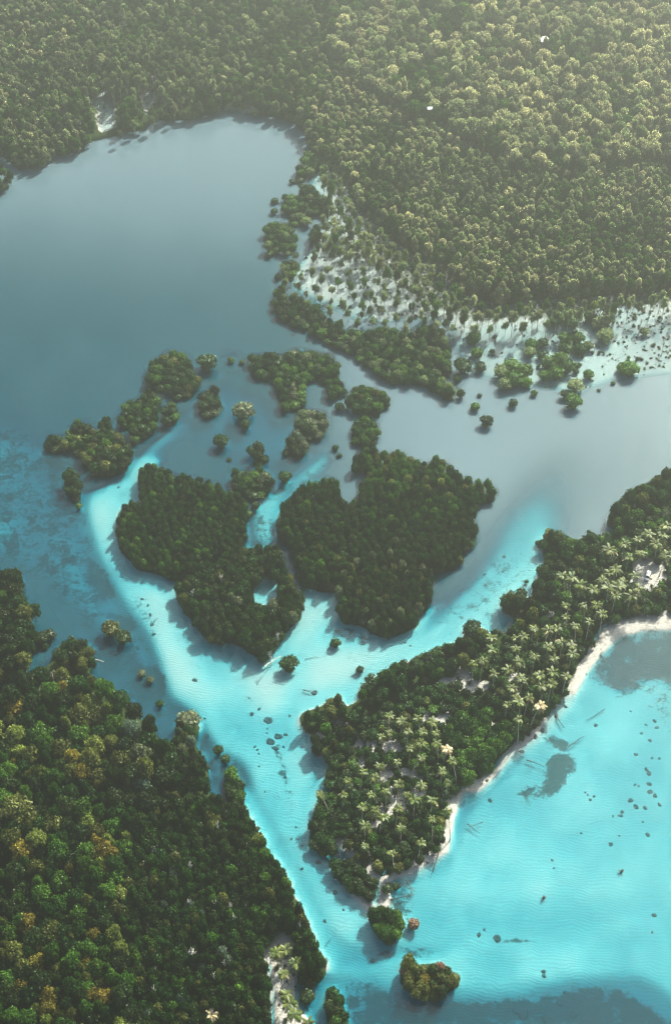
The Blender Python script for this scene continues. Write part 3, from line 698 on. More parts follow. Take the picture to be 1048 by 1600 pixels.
def dead_geo(seed):
    t = G(); r = np.random.default_rng(seed)
    top = np.array([r.uniform(-.2, .2), r.uniform(-.2, .2), 1.0])
    tube(t, [(0, 0, -.03), (0.03, 0, .5), top], [.07, .055, .015], 6)
    b = G()
    for a in range(8):
        z = r.uniform(.5, .93); an = r.uniform(0, 6.28); q = r.uniform(.5, 1.1) * (1.3 - z)
        base = np.array([0.02, 0, z * .97]); mid = base + [math.cos(an) * q * .5, math.sin(an) * q * .5, .07]
        end = base + [math.cos(an) * q, math.sin(an) * q, .14 + r.uniform(-.05, .08)]
        tube(b, [base, mid, end], [.035, .025, .008], 4)
        for _ in range(2):
            tube(b, [mid, mid + [r.uniform(-.3, .3), r.uniform(-.3, .3), .08]], [.018, .006], 4)
    return b, t
def frond_geo(kind, seed):
    """one palm frond, 3.2 m long, along +X, rising then drooping, leaflets hanging both sides"""
    g = G(); r = np.random.default_rng(seed)
    rise, droop = {'up': (1.9, 1.5), 'mid': (1.1, 2.5), 'low': (.3, 2.5), 'dry': (-.3, 2.3)}[kind]
    L = 3.2; n = 9
    s = np.linspace(0, 1, n)
    X = L * s * (1 - .12 * s * s); Z = rise * s - droop * s ** 2.1
    pts = np.column_stack([X, 0 * s, Z])
    tube(g, pts, .05 * (1 - s * .8) + .008, 3)
    m = 15
    vs_, fs, tn = [], [], []
    for i in range(m):
        q = .12 + .88 * i / (m - 1)
        x = L * q * (1 - .12 * q * q); z = rise * q - droop * q ** 2.1
        ln = .95 * math.sin(math.pi * min(.96, q * .82 + .14)) ** .7
        for sd in (-1, 1):
            tip = (x + ln * .45, sd * ln * .85, z - ln * (.42 + .2 * r.random()))
            mid = (x + ln * .30, sd * ln * .5, z - ln * .05)
            b0 = len(vs_)
            vs_ += [(x - .09, 0, z), (x + .09, 0, z), (mid[0] + .09, mid[1], mid[2]), (mid[0] - .09, mid[1], mid[2]), tip]
            fs += [[b0, b0 + 1, b0 + 2, b0 + 3], [b0 + 3, b0 + 2, b0 + 4]]
            tn += [r.uniform(.3, .9)] * 2
    g.add(vs_, fs, 0, tn)
    return g

MANG = [mangrove_geo(s) for s in range(5)]
BROAD = [broad_geo(20 + s) for s in range(5)]
SWMP = [swamp_geo(40 + s) for s in range(4)]
SHRB = [shrub_geo(60 + s) for s in range(3)]
DEAD = [dead_geo(80 + s) for s in range(4)]
def both(c, t):
    g = G()
    if c: 
        for a in c.v: pass
        g.v += list(c.v); g.f += [list(f) for f in c.f]; g.m += [0] * len(c.f); g.t += list(c.t); g.n = c.n
    if t:
        g.v += list(t.v); g.f += [[q + g.n for q in f] for f in t.f]; g.m += [1] * len(t.f); g.t += list(t.t); g.n += t.n
    return g
default = LM['dark']
MESH = {}
for nm, arr, bark in (('mangrove', MANG, BARK), ('broad', BROAD, BARK), ('swamp', SWMP, BARKP), ('shrub', SHRB, BARK)):
    for i, (c, t) in enumerate(arr):
        MESH[nm, i, 'crown'] = c.mesh(nm + '_crown', [default])
        MESH[nm, i, 'trunk'] = t.mesh(nm + '_trunk', [bark], True) if t else None
        MESH[nm, i, 'whole'] = both(c, t)
for i, (b, t) in enumerate(DEAD):
    MESH['dead', i, 'crown'] = b.mesh('bare_branches', [DEADW], True)
    MESH['dead', i, 'trunk'] = t.mesh('dead_trunk', [DEADW], True)
NVAR = {'mangrove': 5, 'broad': 5, 'swamp': 4, 'shrub': 3, 'dead': 4}
BARKOF = {'mangrove': BARK, 'broad': BARK, 'swamp': BARKP, 'shrub': BARK}

# ------------------------------------------------------------------ planting
# candidate: dict(kind, u, v, x, y, z, r (m), h (m), tone, region, rp (radius in image pixels))
CAND = {'mangrove': [], 'broad': [], 'swamp': [], 'shrub': [], 'dead': []}
def tone_pick(weights, u, v):
    ks = list(weights); ws = np.array([weights[k] for k in ks], float)
    return ks[rng.choice(len(ks), p=ws / ws.sum())]
def add_tree(kind, u, v, r, h, tone, region, zc=.72, label=None):
    if ((u - 1010) / 21) ** 2 + ((v - 897) / 17) ** 2 < 1: return       # the van's clearing
    if abs(u - 848) < 9 and 48 < v < 76: return                          # the hut's clearing
    if abs(u - 671) < 5 and 162 < v < 178: return
    """(u, v) is where the crown's middle shows"""
    x, y = P(u, v, zc * h)
    gz = float(ground_z(x, y)[0])
    CAND[kind].append(dict(kind=kind, u=u, v=v, x=float(x), y=float(y), z=max(-.5, min(gz, 1.0) if v > 200 else gz), r=r, h=h, tone=tone, region=region, rp=r * ppm(u, v), label=label))
def scatter(kind, poly, rmin, rmax, hfn, tones, region, power=1.5, ek=.62, pack=.80, zc=.72, tries=None, avoid=(), gap=None, need_base=True, avoid_f=None):
    """dart throwing; radii in image pixels"""
    pu = np.array([p[0] for p in poly]); pvv = np.array([p[1] for p in poly])
    A = abs(.5 * np.sum(pu * np.roll(pvv, -1) - np.roll(pu, -1) * pvv))
    rmean = rmin + (rmax - rmin) / (power + 1)
    if tries is None: tries = int(min(26000, 14 * A / (rmean ** 2 * 2.4) + 60))
    U = rng.uniform(pu.min(), pu.max(), tries); V = rng.uniform(pvv.min(), pvv.max(), tries)
    RR = rmin + (rmax - rmin) * rng.random(tries) ** power
    order = np.argsort(-RR * (1 + .5 * rng.random(tries)))
    U, V, RR = U[order], V[order], RR[order]
    ok = inside(poly, U, V)
    for a in avoid: ok &= ~inside(a, U, V)
    if avoid_f is not None: ok &= rng.random(tries) > sample(avoid_f, U, V)
    U, V, RR = U[ok], V[ok], RR[ok]
    au = np.empty(len(U)); av = np.empty(len(U)); ar = np.empty(len(U)); n = 0
    out = []
    for u, v, rp in zip(U, V, RR):
        s = ppm(u, v); r = rp / s; h = hfn(r, u, v)
        base_v = v + zc * h * math.cos(theta(v)) * s - .25 * rp
        edge = ek * rp if need_base else 0.0
        if need_base and not inside(poly, np.array([u - edge, u + edge, u]), np.array([v, v, v - edge])).all(): continue
        if need_base and not inside(poly, np.array([u]), np.array([base_v]))[0]:
            h2 = h * .6
            base_v = v + zc * h2 * math.cos(theta(v)) * s - .35 * rp
            if not inside(poly, np.array([u]), np.array([base_v]))[0]: continue
            h = h2
        if n:
            d = np.hypot(au[:n] - u, (av[:n] - v) / .78)
            if (d < pack * (ar[:n] + rp)).any(): continue
        au[n], av[n], ar[n] = u, v, rp; n += 1
        tn = tones(u, v) if callable(tones) else tone_pick(tones, u, v)
        add_tree(kind, u, v, r, h, tn, region, zc)
    return n
R_ = lambda a, b: (lambda r, u, v: rng.uniform(a, b))

def grow_shrubs(poly, n, rmin, rmax, tn, region, avoid_f=None):
    pu = [p[0] for p in poly]; pv_ = [p[1] for p in poly]
    k = 0
    while k < n:
        u = rng.uniform(min(pu), max(pu)); v = rng.uniform(min(pv_), max(pv_))
        k += 1
        if not inside(poly, np.array([u]), np.array([v]))[0]: continue
        if avoid_f is not None and rng.random() < sample(avoid_f, np.array([u]), np.array([v]))[0]: continue
        r = rng.uniform(rmin, rmax) * (.6 + .6 * rng.random() ** 2)
        add_tree('shrub', u, v, r, r * rng.uniform(.9, 1.5), tone_pick(tn, u, v), region, .4)

# dense mangrove islands
scatter('mangrove', ISLE_TRI_UP, 5.2, 7.0, R_(6, 7.4), {'dark': 6, 'deep': 2, 'bright': 1.6}, 'north part of the triangular island', pack=.66)
scatter('mangrove', ISLE_TRI_LOW, 6.5, 10.5, R_(7, 9.5), {'dark': 4, 'deep': 5, 'olive': 1.0, 'grey': 1.0, 'bright': .6}, 'south lobe of the triangular island', pack=.62, avoid=(expand(POOL_TRI, 1.3),))
def east_t(u, v):
    if v < 760: return tone_pick({'bright': 3, 'dark': 2, 'olive': .6, 'lime': .4}, u, v)
    if v > 840 and u > 520: return tone_pick({'dark': 3, 'deep': 4, 'grey': .8, 'olive': .5}, u, v)
    return tone_pick({'dark': 6, 'deep': 4, 'bright': 1.0, 'olive': .3}, u, v)
scatter('mangrove', ISLE_EAST, 5.4, 8.0, R_(6.5, 9), east_t, 'great central island', pack=.66)
isl = [(W1, 'northern knob of the western chain', {'dark': 4, 'bright': 2, 'olive': .7}, 6, 9),
 (W2, 'middle islet of the western chain', {'dark': 4, 'bright': 1.5, 'deep': 2}, 6, 9),
 (W2B, 'little islet beside the western chain', {'dark': 3, 'bright': 2}, 6, 9),
 (W3, 'long western islet', {'deep': 2, 'dark': 3, 'olive': 1.6, 'bright': 1.4}, 6, 9.5),
 (W4, 'narrow islet off the western sandbank', {'dark': 3, 'deep': 2}, 6, 9),
 (W6, 'pale-topped islet in the lagoon', {'dark': 2, 'grey': 1, 'deep': 2}, 7, 10),
 (NB, 'T-shaped northern islet', {'dark': 3, 'bright': 2, 'grey': 1.0}, 6.5, 9.5),
 (NB2, 'round islet east of the T-shaped one', {'dark': 3, 'bright': 2}, 6, 9),
 (NB3, 'oval islet', {'dark': 3, 'bright': 2.2, 'olive': .5}, 6, 9),
 (NB4, 'grey-topped islet', {'grey': 4, 'deep': 2}, 8, 11),
 (NB5, 'ball-shaped grey islet', {'grey': 3, 'mist': 1, 'deep': 1}, 7, 10),
 (NB6, 'islet north of the great central island', {'bright': 3, 'dark': 2}, 6.5, 9),
 (C2, 'islet touching the triangular island', {'bright': 2, 'dark': 3, 'grey': .6}, 7, 10),
 (W9, 'double islet in the lagoon', {'dark': 3, 'deep': 2, 'bright': 1}, 7, 10),
 (TIP2, 'round clump off the sand tip', {'dark': 3, 'bright': 2}, 8, 12),
 (TIP1, 'thicket on the sand tip', {'dark': 4, 'deep': 2}, 8, 12),
 (SPUR, 'spur west of the palm grove', {'dark': 4, 'deep': 2, 'bright': .8}, 8, 12),
 (TIP3, 'brushy islet in the south', {'olive': 4, 'rust': .8, 'gold': .4, 'deep': 2}, 7, 11),
 (STRIP_NE, 'long eastern point', {'bright': 2.2, 'dark': 3.5, 'swamp': .9, 'deep': 1}, 5.5, 9)]
for poly, reg, tn, a, b in isl:
    if poly in (NB2, NB3, NB6, NB4, NB5, C2): poly = expand(poly, .93)
    scatter('mangrove', poly, a, b, R_(4.5, 7), tn, reg, pack=.60)
for i, poly in enumerate(NE_BITS):
    scatter('mangrove', poly, 5.5, 9, R_(4.5, 7), {'bright': 2.2, 'dark': 2, 'swamp': .6}, 'eastern lake-shore islets', pack=.60)
for i, poly in enumerate(CLUMPS_SW):
    scatter('mangrove', poly, 8, 12, R_(4.5, 7), {'dark': 3, 'deep': 2, 'bright': 1}, 'south-western shore clumps', pack=.60)
# peninsula
scatter('mangrove', PENIN_MANG, 6.5, 12, R_(5.5, 9), {'dark': 5, 'deep': 2.5, 'bright': 1.5, 'olive': 1.0, 'lime': .35}, 'north fringe of the palm peninsula', ek=.1, pack=.60, avoid_f=np.clip(sandspot * 1.4, 0, .95))
scatter('mangrove', PENIN_S_MANG, 8, 13, R_(5.5, 8), {'dark': 4, 'bright': 2}, 'bay side of the palm peninsula', pack=.62)
scatter('mangrove', PENIN, 6, 10.5, R_(3.0, 5.5), {'dark': 5, 'deep': 3, 'bright': 1.0, 'olive': .8, 'lime': .2}, 'bushes of the palm peninsula', pack=.74, zc=.6, need_base=False, avoid=(PENIN_MANG, PENIN_S_MANG), avoid_f=np.clip(sandspot * 2.2, 0, .97))
# lone bushes in the water (u, v, radius) with their own labels
for u, v, rp, tn, lb in LONE:
    if rp <= 0: continue
    s = ppm(u, v); r = rp / s; th = theta(v)
    h = min(7.0, max(1.2, r * 1.55))
    add_tree('mangrove', u, v, r * 1.05, h, tn, 'lone', .5, lb)

# south-western rainforest
def sw_t(u, v):
    if u < 200:
        return tone_pick({'dark': 3, 'deep': 2.5, 'bright': 2.2, 'lime': 1.1, 'olive': 1.5, 'gold': .8 if v > 1300 else .3}, u, v)
    return tone_pick({'dark': 4, 'deep': 4, 'bright': .7, 'olive': .8, 'grey': .9, 'mist': .8}, u, v)
for q in ((26,1262,30,'lime',18,'largest yellow-green crown at the western rim'),(14,1205,17,'bright',17,'bright green crown above the largest yellow-green one'),
          (48,1180,21,'olive',16,'olive crown beside the bright green one at the rim'),(112,1183,15,'gold',16,'pale golden crown topping the south-western forest'),
          (108,1205,14,'olive',15,'olive crown under the pale golden one'),(28,1440,17,'bright',14,'bluish green crown in the south-western forest'),
          (36,1543,16,'gold',14,'orange crown near the southern rim'),(36,1510,17,'olive',14,'olive-gold crown just above the orange one'),
          (78,1555,18,'gold',14,'golden crown right of the orange one'),(140,1555,15,'gold',14,'two-tone golden crown farther east along the southern rim'),
          (150,1335,18,'olive',15,'olive crown with golden tips in the middle of the forest'),(162,1362,12,'gold',15,'golden-tipped crown below the olive one'),
          (85,1285,20,'olive',15,'wide olive crown in the western forest'),(186,1395,14,'lime',14,'yellow-green crown at the edge of the dark thicket'),
          (82,1455,20,'olive',15,'olive crown with gold rim right of the bluish one'),(148,1462,14,'gold',14,'small golden crown right of the gold-rimmed one'),
          (135,1505,14,'gold',14,'golden crown above the two-tone one'),(403,1312,12,'lime',9,'yellow-green crown jutting over the channel'),(450,1407,10,'lime',8,'yellow-green crown near the channel bend')):
    s = ppm(q[0], q[1]); add_tree('broad', q[0], q[1], q[2] / s, q[4], q[3], 'lone', .8, q[5])
taken = np.zeros(GU.shape)
for c in CAND['broad']: taken = np.maximum(taken, (((GU - c['u']) / c['rp']) ** 2 + ((GV - c['v']) / c['rp'] / .9) ** 2 < .6).astype(float))
west_sw = [(-70,1110),(0,1082),(40,1055),(78,1040),(140,1060),(165,1072),(200,1083),(210,1110),(240,1135),(255,1165),(270,1190),(240,1240),(180,1380),(190,1500),(250,1680),(-70,1680)]
scatter('broad', west_sw, 8, 20, R_(12, 18), sw_t, 'south-western rainforest', power=1.4, pack=.66, zc=.8, avoid_f=taken, need_base=False)
scatter('broad', [(255,1160),(273,1150),(275,1125),(313,1140),(306,1160),(322,1190),(330,1243),(240,1240)], 7, 12, R_(9, 12), sw_t, 'forest corner by the channel', pack=.62, zc=.8)
scatter('broad', [(78,1040),(80,1020),(100,1000),(120,995),(148,1010),(150,1035),(140,1058)], 8, 14, R_(8, 11), {'dark': 3, 'olive': 2, 'deep': 2}, 'forest knob by the creek', pack=.60, zc=.75)
scatter('broad', FOREST_SW_TOP, 8, 15, R_(9, 13), {'dark': 4, 'deep': 3, 'olive': 1, 'bright': 1}, 'wooded bank north of the creek', ek=.2, pack=.62, zc=.75)
scatter('mangrove', MANG_SW, 6.5, 11, R_(7, 11), {'dark': 6, 'deep': 6, 'bright': 1.2, 'olive': .8, 'mist': .5}, 'dark channel-side thicket', pack=.64)

# northern rainforest
PATCH = vnoise(75, 51)
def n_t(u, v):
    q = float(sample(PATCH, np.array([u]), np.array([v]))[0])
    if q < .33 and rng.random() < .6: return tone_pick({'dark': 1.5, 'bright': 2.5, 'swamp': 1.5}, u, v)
    if q > .70 and rng.random() < .6: return tone_pick({'painted_haze': 2, 'grey': 1.5, 'north': 2}, u, v)
    if u > 520 and v < 250: return tone_pick({'north': 3, 'painted_haze': 2.2 + max(0, (u - 600) / 200), 'bright': 1, 'grey': 1.2, 'swamp': 1.2}, u, v)  # more of the palest leaves to the right, painting the glow's gradient
    return tone_pick({'swamp': 2.5, 'north': 3 if u > 450 else 1.5, 'bright': 1.8, 'dark': .8, 'grey': 1, 'painted_haze': .8 if u > 450 else .2}, u, v)
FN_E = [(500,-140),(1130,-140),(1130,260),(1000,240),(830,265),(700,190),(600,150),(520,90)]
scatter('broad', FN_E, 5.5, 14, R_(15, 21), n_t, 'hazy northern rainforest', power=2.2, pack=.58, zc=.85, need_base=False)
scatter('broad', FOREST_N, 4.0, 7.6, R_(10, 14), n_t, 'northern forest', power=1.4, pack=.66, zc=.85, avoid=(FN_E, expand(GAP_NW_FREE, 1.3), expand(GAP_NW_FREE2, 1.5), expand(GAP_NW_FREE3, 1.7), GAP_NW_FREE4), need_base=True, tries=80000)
grow_shrubs(GAP_NW, 60, .6, 1.8, {'swamp': 2, 'bright': 2, 'deep': 2}, 'scrub')
scatter('swamp', GAP_NW, 4, 6.5, R_(8, 13), {'grey': 3, 'swamp': 3}, 'pale inlet woods', pack=1.5, zc=.88, need_base=False, avoid=(GAP_NW_FREE, GAP_NW_FREE2))
scatter('broad', [(-70,245),(0,252),(20,268),(20,285),(0,302),(-70,330)], 5.5, 9, R_(8, 11), {'bright': 2, 'dark': 2}, 'wooded point at the western lake rim', zc=.8)
# drowned woods
DW_OPEN = [(440,400),(500,385),(560,400),(640,440),(700,470),(740,500),(700,520),(600,515),(520,500),(440,450)]
DW_BELT = [(585,350),(610,375),(640,395),(680,420),(700,435),(720,460),(755,470),(790,480),(830,470),(900,470),(960,462),(1010,462),(1048,450),(1130,435),(1130,455),(1048,470),(980,475),(900,488),(840,492),(760,495),(720,492),(660,465),(610,430),(575,400),(570,365)]
DW_NORTH = [(545,300),(560,335),(585,350),(575,400),(530,395),(500,385),(505,340),(520,330),(510,300),(500,262),(525,272)]
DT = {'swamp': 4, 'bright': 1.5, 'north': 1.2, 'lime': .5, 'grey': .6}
scatter('swamp', DW_BELT, 5.0, 8.0, R_(12, 18), DT, 'drowned woods belt', pack=.95, zc=.88, need_base=False)
scatter('swamp', DW_NORTH, 5.0, 8.0, R_(10, 16), DT, 'northern drowned woods', pack=.9, zc=.88, need_base=False)
scatter('swamp', DW_OPEN, 4.0, 7.0, R_(7, 13), DT, 'open drowned flats', pack=1.5, zc=.88, need_base=False)
scatter('swamp', [(660,470),(720,490),(900,490),(900,505),(760,515),(690,505)], 4.5, 7.0, R_(9, 14), DT, 'outer drowned woods', pack=1.7, zc=.88, need_base=False)
scatter('swamp', [(60,110),(120,95),(230,80),(300,100),(340,130),(300,150),(250,120),(200,140),(130,140),(90,170)], 4.5, 7, R_(12, 17), {'grey': 3, 'swamp': 2}, 'north-western pale woods', pack=.9, zc=.88, need_base=False)
scatter('swamp', [(560,250),(640,225),(700,235),(830,265),(860,280),(780,290),(650,290)], 4.5, 7, R_(14, 18), {'swamp': 2, 'grey': 2}, 'far northern pale woods', pack=1.3, zc=.88, need_base=False)
# bushes below the drowned woods and on the peninsula
for q_ in ([(856,835),(905,845),(950,838),(955,872),(865,878)], [(950,800),(985,768),(1020,748),(1060,732),(1060,765),(1000,792),(960,828)], [(565,1068),(650,1028),(722,998),(740,1012),(660,1045),(575,1085)]):
    grow_shrubs(q_, 420, 1.5, 2.8, {'dark': 3, 'bright': 1.5, 'deep': 1}, 'scrub')
grow_shrubs(PENIN_MANG, 900, 1.3, 2.4, {'dark': 3, 'deep': 2, 'scrub': 2}, 'scrub')
grow_shrubs(PENIN, 3600, .8, 1.9, {'scrub': 6, 'dark': 2, 'deep': 2, 'bright': .6}, 'scrub', np.clip(sandspot * 1.5, 0, .93))
grow_shrubs([(930,940),(1000,925),(1048,900),(1130,890),(1130,960),(1040,958),(960,962),(925,985)], 900, .6, 1.5, {'bright': 3, 'dark': 3, 'scrub': 2}, 'scrub')
grow_shrubs(PALE_NE, 900, .35, 1.5, {'deep': 3, 'bright': 1, 'swamp': 1, 'scrub': 3}, 'scrub')
grow_shrubs(DW_BELT, 1500, .6, 1.6, {'deep': 3, 'swamp': 1, 'scrub': 3, 'rust': .4}, 'scrub')
grow_shrubs(SWAMP, 900, .3, 1.1, {'deep': 3, 'swamp': 1, 'scrub': 3, 'rust': .4}, 'scrub')
grow_shrubs([(930,450),(1048,440),(1130,430),(1130,580),(1048,580),(930,560)], 500, .3, 1.2, {'deep': 3, 'swamp': 2, 'olive': 1}, 'scrub')
grow_shrubs(FOREST_SW, 900, 1.0, 2.2, {'scrub': 3, 'deep': 3, 'dark': 3}, 'scrub')
grow_shrubs([(425,1480),(450,1460),(462,1540),(480,1600),(430,1600)], 60, .5, 1.2, {'scrub': 3, 'dark': 1}, 'scrub')

# dead trees
DEADS = [(452,1560),(0,0)]
dead_spots = [(112,1024,6,'bare white tree on the forest knob by the creek'),(82,1055,9,'forked white dead tree below the creek knob'),(98,1063,8,'second white dead tree below the creek knob'),
 (46,1088,8,'white snag near the creek bank'),(64,1078,8,'thin white snag inland from the creek bank'),(140,1083,7,'bare snag near the forest edge'),(178,1110,9,'leaning pale snag among grey crowns'),
 (195,1140,8,'bare pale tree in mid forest'),(238,1203,7,'white snag east of mid forest'),(270,1210,8,'branching white snag toward the channel'),
 (297,1353,7,'white forked snag beside bare crowns'),(276,1337,8,'slim standing snag in the dark thicket'),(336,1412,9,'tall bare white tree in the dark thicket'),(360,1415,8,'second bare white tree in the dark thicket'),
 (296,1410,8,'umbrella-shaped bare tree in the thicket'),(366,1435,7,'small bare tree below the second white one'),(300,1490,13,'wide fallen white tree in the southern thicket'),(350,1505,7,'curled white snag in the thicket'),
 (334,1525,7,'white snag beside the curled one'),(243,1517,6,'short snag near the southern rim'),(365,1575,8,'bare pale crown low in the thicket'),(240,1545,7,'pale snag west of the short one'),
 (468,1445,5,'bare twig tree on the channel bend'),(12,1000,8,'white snag on the bank north of the creek'),(300,925,9,'bare white tree on the triangular island'),(325,950,8,'leaning white pole tree on the triangular island'),
 (422,1020,8,'bare fallen tree at the tip of the triangular island'),(434,990,7,'bare branches near the tip of the triangular island'),(345,900,8,'bleached tree inside the triangular island'),
 (340,1290,9,'bleached tree above the thicket'),(355,1190,0,''),(395,1235,0,'')]
for u, v, rp, lb in dead_spots:
    if rp <= 0: continue
    s = ppm(u, v); r = rp / s
    add_tree('dead', u, v, r * 1.2, 11 if v > 1040 else 9.5, 'dead', 'lone', .86, lb)
for i in range(46):       # drowned, leafless trunks of the flooded woods
    poly = SWAMP if i % 3 else PALE_NE
    while True:
        u = rng.uniform(440, 1040); v = rng.uniform(300, 540)
        if inside(poly, np.array([u]), np.array([v]))[0]: break
    add_tree('dead', u, v, rng.uniform(1.2, 2.4), rng.uniform(8, 14), 'dead', 'drowned woods', .8)

# ------------------------------------------------------------------ linking as things
col = S.collection
ONES = ['', 'first', 'second', 'third', 'fourth', 'fifth', 'sixth', 'seventh', 'eighth', 'ninth', 'tenth', 'eleventh', 'twelfth', 'thirteenth', 'fourteenth', 'fifteenth', 'sixteenth', 'seventeenth', 'eighteenth', 'nineteenth', 'twentieth']
NUM = ['none', 'one', 'two', 'three', 'four', 'five', 'six', 'seven', 'eight', 'nine', 'ten', 'eleven', 'twelve', 'thirteen', 'fourteen', 'fifteen', 'sixteen', 'seventeen', 'eighteen', 'nineteen', 'twenty']
TONE_WORD = {'dark': 'dark green', 'deep': 'dull green', 'bright': 'bright green', 'lime': 'yellow-green', 'olive': 'olive', 'grey': 'grey-green', 'gold': 'golden', 'mist': 'bluish', 'swamp': 'pale green', 'north': 'soft green', 'painted_haze': 'straw-green', 'rust': 'pinkish', 'dead': 'bare', 'palm': 'green', 'palmy': 'yellowish', 'palmdry': 'straw-coloured'}
PLURAL = {'mangrove': 'mangroves', 'broad': 'crowns', 'swamp': 'slim trees', 'dead': 'snags', 'palm': 'palms'}
SING = {'mangrove': 'mangrove', 'broad': 'tree', 'swamp': 'slim tree', 'dead': 'snag', 'palm': 'palm'}
def auto_labels(items, word, plural):
    """labels by region, place inside it, tone, then by order from the left"""
    reg = {}
    for c in items:
        if c.get('label'): continue
        reg.setdefault(c['region'], []).append(c)
    for name, cs in reg.items():
        us = np.array([c['u'] for c in cs]); vs_ = np.array([c['v'] for c in cs])
        big = len(cs)
        nv = 1 if big < 6 else (2 if big < 14 else (3 if big < 40 else 5))
        nu = 1 if big < 10 else (2 if big < 30 else (3 if big < 90 else 5))
        rows = {1: [''], 2: ['upper', 'lower'], 3: ['upper', 'middle', 'lower'], 5: ['topmost', 'upper', 'middle', 'lower', 'bottom']}[nv]
        cols_ = {1: [''], 2: ['left', 'right'], 3: ['left', 'centre', 'right'], 5: ['far left', 'left', 'centre', 'right', 'far right']}[nu]
        cell = {}
        for c in cs:
            a = min(nv - 1, int((c['v'] - vs_.min()) / (np.ptp(vs_) + 1e-6) * nv)); b = min(nu - 1, int((c['u'] - us.min()) / (np.ptp(us) + 1e-6) * nu))
            cell.setdefault((rows[a], cols_[b], c['tone']), []).append(c)
        for (a, b, t), ls in cell.items():
            ls.sort(key=lambda c: c['u'])
            place = ' '.join(x for x in (a, b) if x)
            place = f'at the {place} of ' if place else 'on '
            for i, c in enumerate(ls):
                n = len(ls); tw = TONE_WORD[t]
                head = f'{tw} {word}' if n == 1 else (f'leftmost of {NUM[min(n,20)]} {tw} {plural}' if i == 0 else (f'rightmost of {NUM[min(n,20)]} {tw} {plural}' if i == n - 1 else f'{ONES[min(i+1,20)]} from left of {NUM[min(n,20)]} {tw} {plural}'))
                lab = f'{head} {place}{name}'
                W_ = lambda t: len(t.replace('-', ' ').split())
                if W_(lab) > 16: lab = lab.replace(' the ', ' ')
                if W_(lab) > 16: lab = lab.replace(' from left of ', ' of ')
                if W_(lab) > 16: lab = lab.replace(' at ', ', ').replace(' of dr', ' dr')
                c['label'] = lab
def empty(name, loc, rz=0.0, sc=(1, 1, 1)):
    o = bpy.data.objects.new(name, None)
    o.empty_display_size = .5
    o.location = loc; o.rotation_euler = (0, 0, rz); o.scale = sc
    col.objects.link(o)
    return o
def tag(o, label, cat, group=None):
    o['label'] = label; o['category'] = cat
    if group: o['group'] = group
proto = {}
def part_obj(key, name, mesh, mat=None):
    k = (key, name, mat.name if mat else '')
    if k not in proto:
        o = bpy.data.objects.new(name, mesh)
        if mat:
            o.material_slots[0].link = 'OBJECT'; o.material_slots[0].material = mat
        proto[k] = o
        return o
    return proto[k].copy()
NAMES = {'mangrove': ('mangrove_tree', 'mangrove', 'mangroves'), 'broad': ('rainforest_tree', 'tree', 'rainforest crowns'), 'swamp': ('swamp_tree', 'tree', 'slim trees of the drowned woods'), 'dead': ('dead_tree', 'dead tree', 'dead trees')}
def place_thing(c):
    nm, cat, grp = NAMES[c['kind']]
    i = int(rng.integers(NVAR[c['kind']]))
    rz = rng.uniform(0, 6.283)
    r, h = c['r'], c['h']
    root = empty(nm, (c['x'], c['y'], c['z'] - .05), rz, (r, r, h))
    tag(root, c['label'], cat, grp + (' of the ' + c['region'] if c['region'] != 'lone' and not c['region'].startswith('eastern lake') else ''))
    mat = LM.get(c['tone'])
    for part, pn in (('crown', 'crown' if c['kind'] != 'dead' else 'branches'), ('trunk', 'trunk')):
        me = MESH[c['kind'], i, part]
        if me is None: continue
        o = part_obj((c['kind'], i), pn, me, mat if part == 'crown' and c['kind'] != 'dead' else None)
        o.parent = root; col.objects.link(o)
def in_view(c, m=6):
    return -m < c['u'] < 1048 + m and -m < c['v'] < 1600 + m
STUFF = {}
stuff_col = {}
